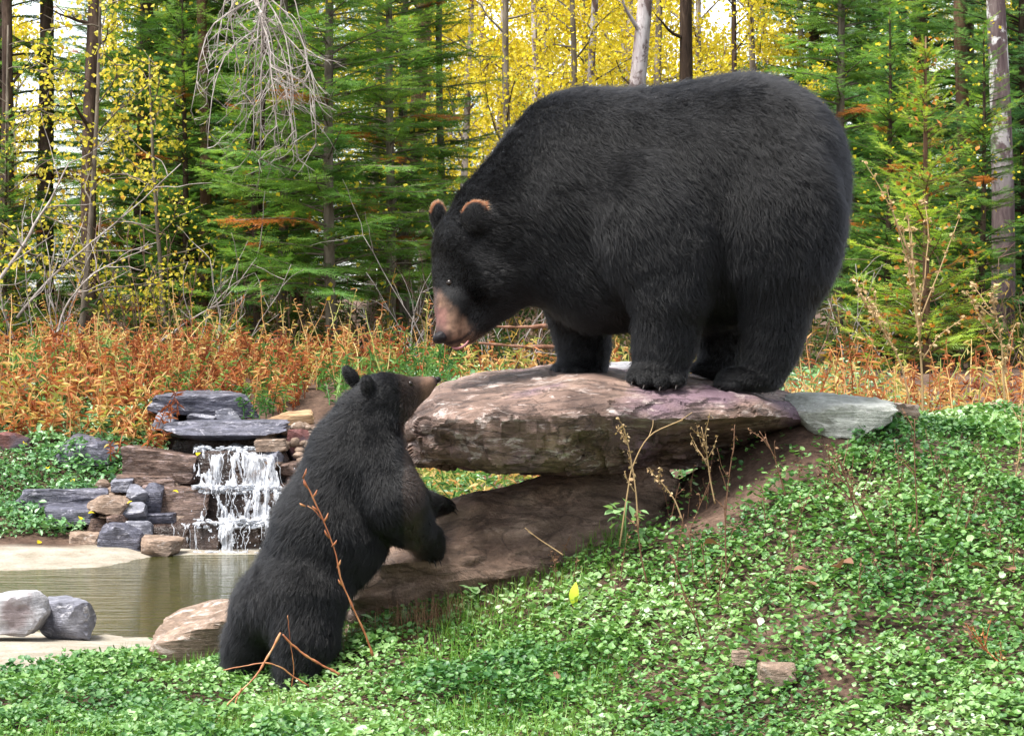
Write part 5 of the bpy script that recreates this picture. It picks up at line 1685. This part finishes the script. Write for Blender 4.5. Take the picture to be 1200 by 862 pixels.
B.C((474, 473, .015), 13, (498, 460, .045), 6.5, fl=(-1, .2), ln=.007, k=.02)
B.C((490, 461, .035), 8, (503, 454, .048), 5, fl=(-1, .1), ln=.004, k=.01, col='tan')
B.E((412, 442, .085), 8, 15.5, .020, rot=35, fl=(-.5, -1), ln=.010, k=.015)
B.E((431, 452, -.078), 8.5, 12.5, .020, rot=18, fl=(-.3, -1), ln=.012, k=.015)
# near arm, paw flat on the boulder
B.chain([((440, 548, -.08), 36), ((463, 585, -.12), 32), ((478, 612, -.11 + .35 * (pn + .04)), 24), ((500, 634, pn - .02), 15.5), ((507, 643, pn), 12)], fl=(.5, 1), ln=.026, k=.05)
for q_ in ((501, 648, pn - .025), (508, 651, pn - .01), (514, 649, pn + .01)):
    B.E(q_, 5.5, 7, .016, fl=(.4, 1), ln=.008, k=.008)
# far arm
B.chain([((455, 555, .08), 32), ((480, 585, .13), 18), ((500, 592, (pf + .13) / 2), 12), ((520, 592, pf), 9.5)], fl=(1, .3), ln=.02, k=.05)
for q_ in ((524, 590, pf - .02), (527, 593, pf), (525, 597, pf + .015)):
    B.E(q_, 7, 5, .015, fl=(1, .2), ln=.008, k=.008)
# hind legs
B.chain([((362, 695, -.09), 46), ((358, 745, -.115), 34), ((349, 780, -.125), 22), ((344, 798, -.13), 17)], fl=(-.1, 1), ln=.034, k=.05)
B.E((346, 803, -.16), 18, 7, .06, fl=(.3, .8), ln=.016, k=.02)
B.chain([((312, 715, .06), 42), ((293, 755, .09), 27), ((284, 780, .10), 18), ((282, 790, .10), 15)], fl=(-.2, 1), ln=.034, k=.05)
B.E((284, 794, .07), 17, 6.5, .055, fl=(.3, .8), ln=.016, k=.02)
cub = thing('bear_cub', 'black bear cub upright against the boulder, looking up at the adult', 'bear', W(330, 805, 7.62))
def cub_cols(p, c):
    nose = np.linalg.norm(p - B.w((513, 444.5, .055)), axis=1)
    k = sstep(0.035, 0.018, nose)
    c = c * (1 - k[:, None]) + np.array((0.04, 0.02, 0.02)) * k[:, None]
    px, py = P(p)
    dk = .8 * sstep(499, 489, px + 3 * fbm(p * 60, 2)) * (px > 470)
    c = c * (1 - dk[:, None]) + np.array((0.02, 0.013, 0.010)) * dk[:, None]
    return c
bodyB, furB = grow(B, cub, 0.0095, 210000, 8, cub_cols, 0.00042)
blob('nose', B.w((513, 444.5, .055)), (0.011, 0.015, 0.011), NOSE, cub)
bvb = BVHTree.FromPolygons([(Vector(v.co) + Vector(cub.location)) for v in bodyB.data.vertices], [tuple(p.vertices) for p in bodyB.data.polygons])
blob('eye', on_skin(bvb, 481, 449, 0.001), (0.009, 0.009, 0.009), EYE, cub)
claws(B, cub, [(501, 653, pn - .035), (508, 656, pn - .02), (514, 654, pn)], (.6, -.2, -1), 0.022, 0.004)
claws(B, cub, [(529, 591, pf - .03), (531, 594, pf - .01), (530, 598, pf + .005)], (1, -.1, -.3), 0.022, 0.004)
